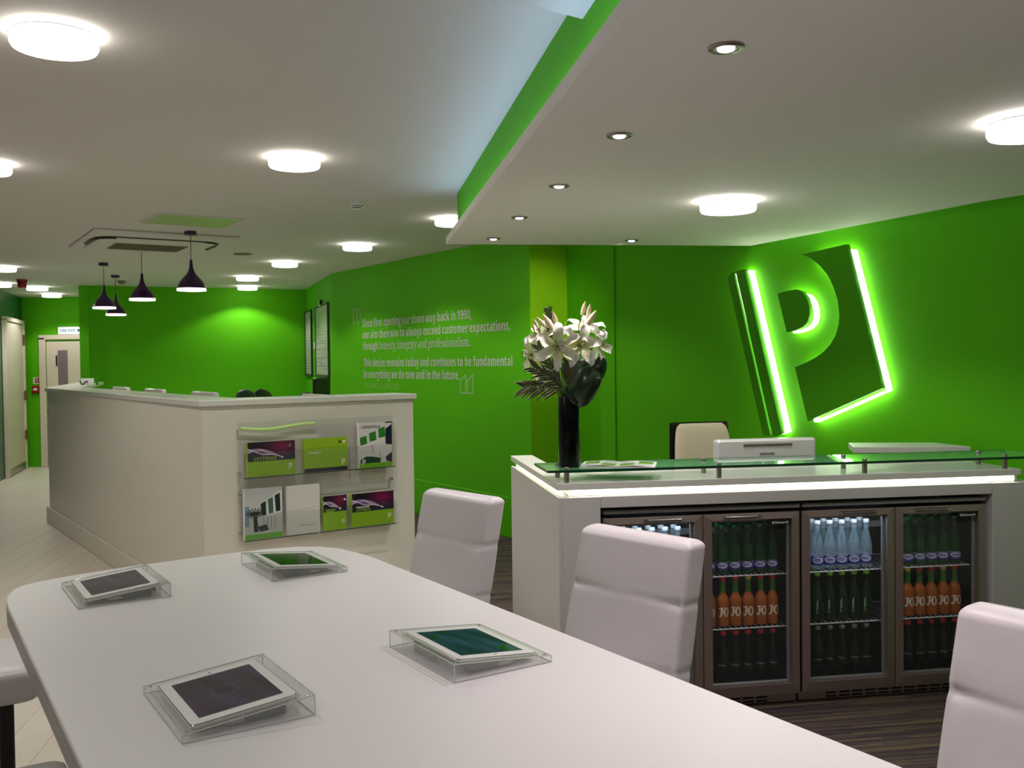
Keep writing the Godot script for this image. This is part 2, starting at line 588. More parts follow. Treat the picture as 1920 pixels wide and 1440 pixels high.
func shell() -> void:
	# floor: pale planks on the corridor side, carpet on the lounge side
	var fl := struct_root("floor", BAR)
	var mb := MB.new()
	mb.bx(Vector3(-1.5, -0.065, -4.0), Vector3(16, 0.1, 20))
	part("floor_bed", mb, M.plank_gap, fl)
	mb = MB.new()
	var x0 := -0.5
	mb.prism(I, [Vector2(x0, -9.5), Vector2(5.0, -9.5), Vector2(5.0, 5.5), Vector2(x0, 5.5)], -0.015, 0.0, 0.0, 0.55)
	part("carpet", mb, M.carpet, fl)
	var vars := []
	for k in 3:
		var b := MB.new()
		b.bx(Vector3(0, -0.0075, 0), Vector3(0.1604, 0.015, 1.898), 0.0008)
		vars.append(b.mesh())
	for c in 40:
		var u := x0 - 0.081 - 0.162 * c
		var off := fmod(c * 0.73, 1.9)
		for r in 7:
			var z := -12.6 + off + r * 1.9
			# only what lies inside the room
			var w := BAR * Vector3(u, 0, z)
			if w.x < -0.533 * -w.z - 1.6 or w.x > -0.1 + 0.15 * w.z + 0.6 or w.z > 0.6:
				continue
			part("plank", vars[(c + r) % 3], M["plank_%d" % ((c * 5 + r * 3) % 4)], fl, at(u, 0, z))
	# walls, going round from the corridor's left
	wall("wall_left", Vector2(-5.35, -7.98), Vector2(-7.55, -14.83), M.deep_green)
	wall("wall_shopfront", Vector2(-5.35, 3.0), Vector2(-5.35, -7.98), M.wall_white)
	wall("wall_far", Vector2(-7.55, -14.83), Vector2(-5.9, -14.83), M.green_paint)
	wall("wall_corridor", Vector2(-5.9, -14.83), Vector2(-5.718, -12.725), M.green_paint)
	wall("wall_desk", Vector2(-5.718, -12.725), Vector2(-2.971, -13.926), M.green_paint)
	wall("wall_boards", Vector2(-2.971, -13.926), Vector2(-2.143, -11.493), M.green_paint)
	wall("wall_quote", Vector2(-2.143, -11.493), Vector2(0.158, -8.120), M.green_paint)
	wall("wall_pillar", Vector2(0.163, -8.119), Vector2(0.486, -8.34), M.lit_green_paint)
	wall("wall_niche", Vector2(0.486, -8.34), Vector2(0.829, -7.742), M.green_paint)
	wall("wall_reception", Vector2(0.833, -7.766), Vector2(3.62, -2.98), M.green_paint)
	wall("wall_right", Vector2(3.62, -2.98), Vector2(3.62, 3.0), M.wall_white)
	wall("wall_near", Vector2(3.62, 3.0), Vector2(-5.35, 3.0), M.wall_white)
	# skirtings
	mb = MB.new()
	mb.bx(Vector3(2.04, 0.18, 0.009), Vector3(4.06, 0.36, 0.018), 0.006)
	struct("baseboard_quote", mb, M.green_paint, QUOTE)
	mb = MB.new()
	mb.bx(Vector3(2.6, 0.07, 0.012), Vector3(5.0, 0.14, 0.024), 0.006)
	struct("baseboard_left", mb, M.dark_leg, frame(Vector3(-5.35, 0, -7.98), Vector3(-2.2, 0, -6.85)))
	# ceilings
	mb = MB.new()
	mb.bx(Vector3(-1.9, CEIL + 0.06, -5.95), Vector3(11.9, 0.12, 18.3))
	struct("ceiling", mb, M.white_ceiling)
	mb = MB.new()
	mb.prism(I, [Vector2(-5.3, 1.28), Vector2(0.33, -2.89), Vector2(1.15, 2.0), Vector2(1.15, 2.95), Vector2(-5.3, 2.95)], 2.538, CEIL - 0.001)
	struct("ceiling_step", mb, M.white_ceiling)
	# lowered ceiling over the bar: thin board with a set-back green upstand and cool light in the gap
	var so := struct_root("ceiling_soffit")
	mb = MB.new()
	var P := func(s: float, g: float) -> Vector2:
		var p := SIGN * Vector3(s, 0, g)
		return Vector2(p.x, p.z)
	mb.prism(I, [Vector2(-0.411, -6.145), P.call(0.0, 0.005), P.call(3.9, 0.56), Vector2(3.5, 2.0), Vector2(0.934, 2.0)], SOFFIT, SOFFIT + 0.045, 0.002)
	part("soffit_board", mb, M.white_soffit, so)
	mb = MB.new()
	mb.prism(I, [Vector2(-0.334, -6.145), Vector2(1.55, -6.40), P.call(3.0, 0.6), Vector2(3.4, 2.0), Vector2(1.01, 2.0)], SOFFIT + 0.046, CEIL - 0.001)
	part("upstand", mb, M.green_paint, so)
	mb = MB.new()
	mb.prism(I, [P.call(0.02, 0.0), P.call(3.9, 0.0), P.call(3.9, 0.55), P.call(0.02, 0.01)], SOFFIT + 0.014, SOFFIT + 0.03)
	part("cove_board", mb, M.white_soffit, so, at(0, 0.0325, 0))
	mb = MB.new()
	var e0: Vector2 = P.call(0.15, 0.012)
	var e1: Vector2 = P.call(3.7, 0.52)
	mb.tube([Vector3(e0.x, SOFFIT + 0.046, e0.y), Vector3(e1.x, SOFFIT + 0.046, e1.y)], 0.006, 6)
	part("light_strip", mb, M.cove_glow, so)
	mb = MB.new()
	mb.tube([Vector3(-0.372, SOFFIT + 0.052, -6.1), Vector3(0.93, SOFFIT + 0.052, 1.8)], 0.008, 6)
	part("light_strip", mb, M.cove_glow, so)
	var al := AreaLight3D.new()
	al.name = "cove_light"
	al.area_size = Vector2(0.05, 7.8)
	al.light_energy = 0.66
	al.light_color = Color(0.7, 0.81, 1.0)
	al.shadow_enabled = true
	var cd := Vector3(1.302, 0, 7.9).normalized()
	al.transform = Transform3D(Basis(cd.cross(Vector3.DOWN) * -1.0, cd, Vector3.DOWN), Vector3(0.279, SOFFIT + 0.07, -2.15))
	add_child(al)
	# doors
	var d := struct_root("door_1", at(-7.284, 0, -14.83))
	mb = MB.new()
	mb.bx(Vector3(0.05, 1.0, 0.02), Vector3(0.1, 2.0, 0.05), 0.008)
	mb.bx(Vector3(0.55, 2.0, 0.02), Vector3(1.1, 0.075, 0.05), 0.008)
	mb.bx(Vector3(1.06, 1.0, 0.02), Vector3(0.1, 2.0, 0.05), 0.008)
	part("door_frame", mb, M.door_cream, d)
	mb = MB.new()
	mb.bx(Vector3(0.56, 0.97, 0.0), Vector3(0.9, 1.93, 0.04), 0.004)
	part("leaf", mb, M.door_cream, d)
	mb = MB.new()
	mb.bx(Vector3(0.362, 1.4, 0.022), Vector3(0.15, 0.8, 0.008), 0.003)
	part("vision_pane", mb, M.smoked, d)
	mb = MB.new()
	mb.bx(Vector3(0.27, 1.64, 0.03), Vector3(0.02, 0.16, 0.02), 0.004)
	part("handle", mb, M.dark_leg, d)
	d = struct_root("door_2", frame(Vector3(-7.054, 0, -13.296), Vector3(-0.305, 0, -0.952)))
	mb = MB.new()
	mb.bx(Vector3(0.035, 1.12, 0.03), Vector3(0.07, 2.24, 0.06), 0.006)
	mb.bx(Vector3(1.435, 1.12, 0.03), Vector3(0.07, 2.24, 0.06), 0.006)
	mb.bx(Vector3(0.735, 2.225, 0.03), Vector3(1.47, 0.06, 0.06), 0.006)
	part("door_frame", mb, M.door_cream, d)
	mb = MB.new()
	mb.bx(Vector3(0.735, 1.12, 0.015), Vector3(1.32, 2.14, 0.04), 0.004)
	part("leaf", mb, M.door_cream, d)
	for y in [0.45, 1.05, 1.9]:
		mb = MB.new()
		mb.lathe(at(1.38, y, 0.065), [Vector2(0, 0), Vector2(0.02, 0), Vector2(0.02, 0.14), Vector2(0, 0.14)], 10)
		part("hinge", mb, M.brass, d)
	mb = MB.new()
	mb.bx(Vector3(0.735, 0.06, 0.04), Vector3(1.33, 0.1, 0.012), 0.003)
	part("kick_plate", mb, M.steel, d)

# ---------------------------------------------------------------- ceiling fittings
func ceiling_fittings() -> void:
	# round drum lamps
	var spots := [
		[-1.451, -3.099, CEIL, "large round drum lamp on the ceiling, nearest one above the pale table's far end"],
		[-1.114, -5.003, CEIL, "round drum lamp on the ceiling between the soffit edge and the brochure desk"],
		[-2.745, -5.043, CEIL, "round drum lamp almost outside the view with only its halo showing on the ceiling"],
		[-1.379, -8.681, CEIL, "round drum lamp on the ceiling in front of the wall of white writing"],
		[-0.43, -7.18, CEIL, "round drum lamp partly hidden behind the corner of the lowered soffit"],
		[-2.363, -10.079, CEIL, "round drum lamp on the ceiling near the corner beside the whiteboards"],
		[-3.201, -11.703, CEIL, "round drum lamp second from the green wall behind the desk"],
		[-3.603, -13.163, CEIL, "round drum lamp close to the green wall, washing it with light"],
		[-5.394, -10.223, CEIL, "round drum lamp over the corridor, nearer one at the picture's edge"],
		[-6.468, -12.186, CEIL, "round drum lamp over the corridor, cut by the picture's edge above the cream door"],
		[-6.314, -12.831, CEIL, "round drum lamp over the corridor beside the red sounder"],
		[-6.731, -14.102, CEIL, "round drum lamp at the far end of the corridor above the exit door"],
		[1.037, -4.581, SOFFIT, "round drum lamp on the lowered soffit above the bar counter"],
		[1.664, -3.073, SOFFIT, "round drum lamp on the lowered soffit cut by the picture's side"],
		[-2.2, -1.2, CEIL, "added unseen round drum lamp over the plank floor behind the viewer"],  # this lamp and the next three are unseen, added to fill in light
		[-4.3, -5.9, CEIL, "added round drum lamp over the corridor floor beside the long counter, out of view"],
		[-0.45, 0.4, 2.538, "added round drum lamp over the table's near end, out of view"],
		[2.4, 0.2, SOFFIT, "added unseen round drum lamp on the soffit behind the viewer"],
	]
	var first: Node3D
	for k in spots.size():
		var s: Array = spots[k]
		var o: Node3D
		var pos := at(s[0], s[2], s[1])
		if k == 0:
			o = thing("drum_lamp", s[3], "ceiling lamp", pos, "round drum lamps on the ceiling")
			o.set_meta("base", "drum_lamp")
			var mb := MB.new()
			mb.lathe(I, [Vector2(0, 0), Vector2(0.124, 0), Vector2(0.124, -0.016), Vector2(0, -0.016)], 40)
			part("base", mb, M.chrome, o)
			mb = MB.new()
			mb.lathe(I, [Vector2(0.1245, -0.002), Vector2(0.131, -0.002), Vector2(0.131, -0.011), Vector2(0.1245, -0.011)], 28)
			part("light_ring", mb, M.ring_glow, o)
			mb = MB.new()
			mb.lathe(I, [Vector2(0.1245, -0.0115), Vector2(0.1335, -0.0115), Vector2(0.1335, -0.015), Vector2(0.1245, -0.015)], 40)
			part("rim", mb, M.chrome, o)
			mb = MB.new()
			mb.lathe(I, [Vector2(0.0, -0.0162), Vector2(0.128, -0.0162), Vector2(0.132, -0.018), Vector2(0.132, -0.044), Vector2(0.126, -0.054), Vector2(0.06, -0.057), Vector2(0, -0.057)], 28)
			part("diffuser", mb, M.lamp_glow, o)
			first = o
		else:
			o = copy(first, s[3], pos)
		var l := SpotLight3D.new()
		l.name = "drum_light_%d" % k
		l.position = Vector3(s[0], s[2] - 0.04, s[1])
		l.rotation.x = -PI / 2
		l.spot_angle = 66.0
		l.spot_angle_attenuation = 0.35
		l.spot_range = 12.0
		l.spot_attenuation = 2.0
		l.light_size = 0.014
		l.light_color = Color(1.0, 0.985, 0.975)
		l.light_energy = 0.85
		l.shadow_enabled = true
		add_child(l)
	# recessed spots in the soffit
	var dl := [
		[0.525, -2.33, "recessed chrome spotlight, nearest and largest in the soffit"],
		[0.368, -3.222, "recessed chrome spotlight second along the soffit's edge"],
		[0.212, -4.137, "recessed chrome spotlight third along the soffit's edge"],
		[0.049, -5.024, "recessed chrome spotlight fourth along the soffit's edge"],
		[-0.103, -5.881, "recessed chrome spotlight at the far corner of the soffit"],
		[0.76, -6.04, "recessed chrome spotlight alone at the soffit's far edge near the green wall"],
		[0.68, -1.4, "recessed chrome spotlight above the table's near end, out of view"],
	]
	var fs: Node3D
	for k in dl.size():
		var s: Array = dl[k]
		var pos := at(s[0], SOFFIT, s[1])
		if k == 0:
			fs = thing("recessed_spotlight", s[2], "spotlight", pos, "recessed spotlights in the soffit")
			fs.set_meta("base", "recessed_spotlight")
			var mb := MB.new()
			mb.lathe(I, [Vector2(0.0, -0.001), Vector2(0.044, -0.001), Vector2(0.044, -0.004), Vector2(0.04, -0.007), Vector2(0.029, -0.0065), Vector2(0.026, -0.002), Vector2(0, -0.0015)], 28)
			part("bezel", mb, M.steel, fs)
			mb = MB.new()
			mb.lathe(I, [Vector2(0.0, -0.002), Vector2(0.022, -0.002), Vector2(0.02, -0.008), Vector2(0.012, -0.011), Vector2(0, -0.012)], 20)
			part("lamp_face", mb, M.spot_glow, fs)
		else:
			copy(fs, s[2], pos)
		var l := SpotLight3D.new()
		l.name = "soffit_light_%d" % k
		l.position = Vector3(s[0], SOFFIT - 0.02, s[1])
		l.rotation.x = -PI / 2
		l.spot_angle = 46.0
		l.spot_angle_attenuation = 0.9
		l.spot_range = 8.0
		l.spot_attenuation = 2.0
		l.light_size = 0.012
		l.light_color = Color(1.0, 0.93, 0.95)
		l.light_energy = 1.25
		if k == 5:  # turned towards the pillar
			l.look_at_from_position(l.position, Vector3(0.2, 1.85, -8.25))
			l.spot_angle = 17.0
			l.light_energy = 2.6
			l.light_color = Color(1.0, 0.97, 0.9)
		l.shadow_enabled = true
		add_child(l)
	# purple pendants over the long counter
	var pn := [
		[-2.564, -7.727, "purple dome pendant lamp, nearest one of the row over the counter"],
		[-3.377, -8.812, "purple dome pendant lamp, second of the row, hanging below the air cassette"],
		[-4.229, -10.001, "purple dome pendant lamp, third of the row, overlapping the last one"],
		[-4.671, -11.367, "purple dome pendant lamp, last of the row and partly hidden behind another"],
	]
	var fp: Node3D
	for k in pn.size():
		var s: Array = pn[k]
		var pos := at(s[0], CEIL, s[1])
		if k == 0:
			fp = thing("pendant_lamp", s[2], "pendant lamp", pos, "purple pendants over the counter")
			fp.set_meta("base", "pendant_lamp")
			var mb := MB.new()
			mb.lathe(I, [Vector2(0, 0), Vector2(0.048, 0), Vector2(0.048, -0.026), Vector2(0.044, -0.03), Vector2(0, -0.03)], 24)
			part("ceiling_rose", mb, M.purple, fp)
			mb = MB.new()
			mb.tube([Vector3(0, -0.03, 0), Vector3(0, -0.235, 0)], 0.003, 6)
			part("cord", mb, M.charcoal, fp)
			mb = MB.new()
			var pr := [[0.0, 0.0], [0.008, 0.0], [0.011, -0.012], [0.014, -0.05], [0.018, -0.075], [0.026, -0.098], [0.042, -0.122], [0.066, -0.148], [0.088, -0.174], [0.102, -0.2], [0.111, -0.222], [0.113, -0.232], [0.111, -0.232], [0.107, -0.222]]
			var pv := []
			for q in pr: pv.append(Vector2(q[0], q[1] - 0.225))
			mb.lathe(I, pv, 36)
			part("shade", mb, M.purple, fp)
			mb = MB.new()
			pv = []
			for q in [[0.1095, -0.232], [0.106, -0.222], [0.098, -0.2], [0.084, -0.176], [0.062, -0.15], [0.0, -0.14]]: pv.append(Vector2(q[0], q[1] - 0.225))
			mb.lathe(I, pv, 36)
			part("shade_lining", mb, M.white_inner, fp)
			mb = MB.new()
			mb.lathe(I, [Vector2(0.107, -0.4572), Vector2(0.1128, -0.4572), Vector2(0.1138, -0.475), Vector2(0.108, -0.475), Vector2(0.107, -0.4572)], 36)
			part("light_rim", mb, M.pendant_glow, fp)
			mb = MB.new()
			mb.lathe(I, [Vector2(0, -0.365), Vector2(0.02, -0.372), Vector2(0.06, -0.4), Vector2(0.08, -0.43), Vector2(0.08, -0.458), Vector2(0.06, -0.466), Vector2(0, -0.468)], 24)
			part("bulb", mb, M.pendant_glow, fp)
		else:
			copy(fp, s[2], pos)
		var l := SpotLight3D.new()
		l.name = "pendant_light_%d" % k
		l.position = Vector3(s[0], 2.165, s[1])
		l.rotation.x = -PI / 2
		l.spot_angle = 62.0
		l.spot_angle_attenuation = 0.5
		l.spot_range = 10.0
		l.spot_attenuation = 2.0
		l.light_size = 0.02
		l.light_color = Color(1.0, 0.95, 0.9)
		l.light_energy = 0.3
		l.shadow_enabled = true
		add_child(l)
	# air conditioning cassette
	var ca := thing("air_cassette", "white ceiling air conditioning cassette with a black curved slot and grey grille", "air conditioner", Transform3D(Basis(Vector3(0.842, 0, -0.539), Vector3.UP, Vector3(0.539, 0, 0.842)), Vector3(-3.19, CEIL, -8.47)))
	var mb := MB.new()
	mb.prism(I, rrect(-0.57, 0.57, -0.5, 0.84, 0.02), -0.022, 0.0, 0.008)
	part("panel", mb, M.white_ceiling, ca)
	mb = MB.new()
	mb.prism(I, rrect(-0.47, 0.47, -0.42, 0.52, 0.1), -0.032, -0.022, 0.006)
	part("centre_plate", mb, M.white_ceiling, ca)
	var vs := []
	for q in [[0.3, -0.3, 1], [0, 0, 0]]: pass
	mb = MB.new()
	mb.box(Transform3D(Basis(Vector3(0, 1, 0), 0.0), Vector3.ZERO), Vector3(0, -0.025, 0.545), Vector3(0.72, 0.008, 0.034), 0.003)
	part("air_slot", mb, M.black_plastic, ca)
	for s in [-1.0, 1.0]:
		mb = MB.new()
		var arc := []
		for k in 7:
			var a := k / 6.0 * PI * 0.42
			arc.append(Vector3(s * (0.355 + 0.14 * sin(a)), -0.026, 0.545 - 0.16 * (1.0 - cos(a))))
		arc.append(Vector3(s * 0.505, -0.026, 0.3))
		arc.append(Vector3(s * 0.505, -0.026, 0.02))
		mb.tube(arc, 0.012 if s > 0.0 else 0.017, 6)
		part("air_slot", mb, M.black_plastic, ca)
	mb = MB.new()
	mb.bx(Vector3(0, -0.034, 0), Vector3(0.6, 0.008, 0.42), 0.003)
	part("grille", mb, M.grey_panel, ca)
	for k in 9:
		mb = MB.new()
		mb.bx(Vector3(0, -0.04, -0.17 + k * 0.0425), Vector3(0.57, 0.006, 0.012), 0.002)
		part("slat", mb, M.grey_panel, ca)
	# flush access panel
	var ap := thing("access_panel", "pale green flush square panel in the ceiling beside the air cassette", "ceiling panel", Transform3D(Basis(Vector3(0.83, 0, -0.558), Vector3.UP, Vector3(0.558, 0, 0.83)), Vector3(-2.357, CEIL, -7.14)))
	mb = MB.new()
	mb.bx(Vector3(0, -0.004, 0), Vector3(0.6, 0.008, 0.5), 0.003)
	part("cover", mb, M.mint_panel, ap)
	mb = MB.new()
	for s in [-1.0, 1.0]:
		mb.bx(Vector3(s * 0.306, -0.005, 0), Vector3(0.012, 0.01, 0.524), 0.002)
		mb.bx(Vector3(0, -0.005, s * 0.256), Vector3(0.6, 0.01, 0.012), 0.002)
	part("rim", mb, M.white_ceiling, ap)
	# detectors
	var sd := thing("smoke_detector", "white slotted smoke detector alone on the ceiling in front of the soffit's corner", "smoke detector", at(-1.022, CEIL, -6.439))
	mb = MB.new()
	mb.lathe(I, [Vector2(0, 0), Vector2(0.055, 0), Vector2(0.055, -0.018), Vector2(0.05, -0.022), Vector2(0, -0.022)], 28)
	part("base", mb, M.white_gloss, sd)
	for k in 2:
		mb = MB.new()
		mb.lathe(at(0, -0.026 - k * 0.014, 0), [Vector2(0, 0.004), Vector2(0.03 - k * 0.004, 0.004), Vector2(0.03 - k * 0.004, -0.002), Vector2(0, -0.002)], 20)
		part("slot", mb, M.ink, sd)
		mb = MB.new()
		mb.lathe(at(0, -0.034 - k * 0.014, 0), [Vector2(0, 0.006), Vector2(0.045 - k * 0.008, 0.006), Vector2(0.044 - k * 0.01, -0.001), Vector2(0, -0.002)], 24)
		part("baffle", mb, M.white_gloss, sd)
	mb = MB.new()
	mb.lathe(at(0.042, -0.023, 0.01), [Vector2(0, 0.002), Vector2(0.006, 0.002), Vector2(0.006, -0.004), Vector2(0, -0.004)], 10)
	part("indicator", mb, M.ink, sd)
	var s2 := thing("ceiling_sensor", "small grey sensor on the ceiling behind the last pendant lamp", "sensor", at(-4.857, CEIL, -12.012))
	mb = MB.new()
	mb.lathe(I, [Vector2(0, 0), Vector2(0.05, 0), Vector2(0.05, -0.02), Vector2(0.03, -0.05), Vector2(0, -0.055)], 20)
	part("dome", mb, M.grey_panel, s2)
	mb = MB.new()
	mb.lathe(I, [Vector2(0.04, 0), Vector2(0.07, 0), Vector2(0.07, -0.008), Vector2(0.04, -0.01)], 20)
	part("base", mb, M.white_gloss, s2)
	var rs := thing("alarm_sounder", "dark red fire alarm sounder hanging from the corridor ceiling", "alarm", at(-5.981, CEIL, -11.775))
	mb = MB.new()
	mb.lathe(I, [Vector2(0, 0), Vector2(0.062, 0), Vector2(0.062, -0.03), Vector2(0.052, -0.034), Vector2(0.052, -0.095), Vector2(0.048, -0.1), Vector2(0, -0.1)], 24)
	part("body", mb, M.red, rs)
	mb = MB.new()
	mb.lathe(I, [Vector2(0.05, -0.034), Vector2(0.056, -0.036), Vector2(0.056, -0.044), Vector2(0.05, -0.046)], 24)
	part("band", mb, M.black_plastic, rs)
	var cs := thing("ceiling_disc", "grey flush disc in the ceiling between the pendant lamps and the writing wall", "ceiling speaker", at(-2.595, CEIL, -9.333))
	mb = MB.new()
	mb.lathe(I, [Vector2(0, 0), Vector2(0.09, 0), Vector2(0.088, -0.006), Vector2(0.075, -0.008), Vector2(0, -0.006)], 28)
	part("cover", mb, M.grey_panel, cs)

# ---------------------------------------------------------------- meeting table
func table_and_tablets() -> void:
	var t := thing("meeting_table", "long white meeting table with rounded corners holding four tablets", "table", TAB)
	var poly := [Vector2(0, 1.9), Vector2(0, -0.55), Vector2(0.006, -0.644), Vector2(0.032, -0.738), Vector2(0.06, -0.775), Vector2(0.1, -0.803), Vector2(0.19, -0.835), Vector2(0.373, -0.868), Vector2(0.62, -0.889), Vector2(0.8, -0.888), Vector2(0.9, -0.868), Vector2(0.965, -0.82), Vector2(1.008, -0.75), Vector2(1.026, -0.65), Vector2(1.037, -0.55), Vector2(1.037, 1.9)]
	var mb := MB.new()
	mb.prism(I, poly, 0.918, 0.93, 0.002)
	part("tabletop", mb, M.table_white, t)
	mb = MB.new()
	mb.prism(I, poly, 0.872, 0.9178, 0.002)
	part("edge_band", mb, M.table_edge, t)
	for s in [-0.35, 1.45]:
		mb = MB.new()
		mb.bx(Vector3(0.52, 0.45, s), Vector3(0.5, 0.844, 0.07), 0.006)
		part("leg_panel", mb, M.table_white, t)
		mb = MB.new()
		mb.bx(Vector3(0.52, 0.015, s), Vector3(0.62, 0.026, 0.3), 0.006)
		part("foot", mb, M.steel, t)
	mb = MB.new()
	mb.bx(Vector3(0.52, 0.82, 0.55), Vector3(0.06, 0.1, 1.72), 0.004)
	part("beam", mb, M.steel, t)
	# screens: nearly dark glass, with a green reflection painted into the third
	var screens := []
	for k in 4:
		var im := img(128, 96, c8(30, 24, 30))
		for y in 96:
			for x in 128:
				var q: float = 0.5 + 0.5 * sin(x * 0.05 + y * 0.11 + k) * cos(y * 0.06 - k * 2.0)
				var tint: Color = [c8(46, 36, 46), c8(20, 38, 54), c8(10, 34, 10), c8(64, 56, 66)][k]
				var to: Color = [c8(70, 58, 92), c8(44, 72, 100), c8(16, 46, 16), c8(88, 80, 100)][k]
				im.set_pixel(x, y, tint.lerp(to, q))
		if k == 0:
			im.fill_rect(Rect2i(52, 38, 24, 22), c8(46, 38, 54))
			stroke(im, [Vector2(50, 36), Vector2(78, 36), Vector2(78, 62), Vector2(50, 62), Vector2(50, 36)], 1.2, c8(74, 62, 94))
		if k == 1:
			im.fill_rect(Rect2i(90, 6, 16, 10), c8(20, 60, 14))
			im.fill_rect(Rect2i(8, 70, 20, 12), c8(26, 70, 16))
			for yy in [28, 44, 60]: im.fill_rect(Rect2i(14, yy, 96, 2), c8(22, 36, 52))
		screens.append(printed("screen_%d" % k, im, 0.06))
		if k == 1: M["screen_1"].metallic_specular = 0.25
	# origin of a tablet stand: centre on the table; +x is the thick side
	var put := [
		[0.265, 0.512, 0.0, "nearest clear acrylic tablet stand on the table, at the plank floor side", "white tablet with dark purple screen in the acrylic stand nearest the viewer"],
		[0.778, 0.505, PI, "clear acrylic tablet stand on the table in front of the second white chair", "white tablet with bluish screen in the stand beside the second white chair"],
		[0.772, -0.545, PI, "clear acrylic tablet stand at the table's far end below the brochure rack", "white tablet with painted green reflection in the stand below the brochure rack"],
		[0.262, -0.535, 0.0, "clear acrylic tablet stand at the table's far rounded corner by the corridor", "white tablet with grey screen in the stand at the far rounded corner"],
	]
	var slope := 0.022 / 0.228
	for k in 4:
		var p: Array = put[k]
		var base := TAB * at(p[0], 0.9303, p[1], p[2])
		var st := thing("tablet_stand", p[3], "tablet stand", base, "acrylic tablet stands on the table")
		mb = MB.new()
		var hx := 0.114
		var hz := 0.144
		var H := func(x: float) -> float: return 0.014 + (x + hx) * slope
		var outer := [Vector2(-hx, -hz), Vector2(hx, -hz), Vector2(hx, hz), Vector2(-hx, hz)]
		var inner := [Vector2(-0.0945, -0.1225), Vector2(0.0945, -0.1225), Vector2(0.0945, 0.1225), Vector2(-0.0945, 0.1225)]
		var ot := []
		var it := []
		for q in outer: ot.append(H.call(q.x))
		for q in inner: it.append(H.call(q.x))
		mb.ring(I, outer, inner, 0.0, ot, it)
		part("acrylic_frame", mb, M.acrylic, st)
		mb = MB.new()
		for e in [-0.112, 0.112]:
			mb.bx(Vector3(0.035, H.call(0.02) * 0.42, e), Vector3(0.07, H.call(0.02) * 0.55, 0.012), 0.001)
		mb.bx(Vector3(0.088, 0.011, 0.03), Vector3(0.006, 0.014, 0.09), 0.001)
		part("bed_block", mb, M.charcoal, st)
		mb = MB.new()
		mb.bx(Vector3(-0.02, H.call(-0.02) * 0.4, 0.114), Vector3(0.035, 0.008, 0.01), 0.001)
		mb.bx(Vector3(-0.02, H.call(-0.02) * 0.4, -0.114), Vector3(0.035, 0.008, 0.01), 0.001)
		part("connector", mb, M.steel, st)
		for k2 in 4:
			var ea: Vector2 = outer[k2]
			var eb: Vector2 = outer[(k2 + 1) % 4]
			mb = MB.new()
			mb.tube([Vector3(ea.x, H.call(ea.x), ea.y), Vector3(eb.x, H.call(eb.x), eb.y)], 0.0011, 6)
			mb.tube([Vector3(ea.x, 0.001, ea.y), Vector3(ea.x, H.call(ea.x), ea.y)], 0.0011, 6)
			var ia: Vector2 = inner[k2]
			var ib: Vector2 = inner[(k2 + 1) % 4]
			mb.tube([Vector3(ia.x, H.call(ia.x), ia.y), Vector3(ib.x, H.call(ib.x), ib.y)], 0.001, 6)
			mb.tube([Vector3(ea.x, 0.001, ea.y), Vector3(eb.x, 0.001, eb.y)], 0.001, 6)
			part("edge_highlight", mb, M.acrylic_highlight, st)  # highlights along the acrylic edges, painted as pale tubes
		for e in outer:
			mb = MB.new()
			mb.lathe(Transform3D(Basis(Vector3.BACK, 0.0), Vector3(e.x * 0.915, H.call(e.x * 0.915) - 0.0005, e.y * 0.93)), [Vector2(0, 0.0012), Vector2(0.003, 0.001), Vector2(0.0035, 0), Vector2(0, -0.001)], 10)
			part("stud", mb, M.chrome, st)
		var tilt := base * Transform3D(Basis(Vector3.BACK, atan(slope)), Vector3(0, H.call(0.0) - 0.0065, 0))
		var tb := thing("tablet", p[4], "tablet", tilt, "tablets in acrylic stands on the table")
		mb = MB.new()
		mb.prism(I, rrect(-0.093, 0.093, -0.121, 0.121, 0.012), 0.0, 0.008, 0.0015)
		part("casing", mb, M.steel, tb)
		mb = MB.new()
		mb.prism(I, rrect(-0.0925, 0.0925, -0.1205, 0.1205, 0.0115), 0.008, 0.0092, 0.0004)
		part("bezel", mb, M.white_gloss, tb)
		mb = MB.new()
		var u0 := [Vector2(1, 0), Vector2(1, 1), Vector2(0, 1), Vector2(0, 0)]
		mb.face([Vector3(0.074, 0.0095, -0.0985), Vector3(0.074, 0.0095, 0.0985), Vector3(-0.074, 0.0095, 0.0985), Vector3(-0.074, 0.0095, -0.0985)], Vector3.UP, [Vector2(0, 0), Vector2(1, 0), Vector2(1, 1), Vector2(0, 1)])
		part("screen", mb, screens[k], tb)
		mb = MB.new()
		mb.lathe(at(0, 0.0093, -0.1095), [Vector2(0, 0.0004), Vector2(0.0022, 0.0004), Vector2(0.0022, 0)], 10)
		part("camera_lens", mb, M.ink, tb)

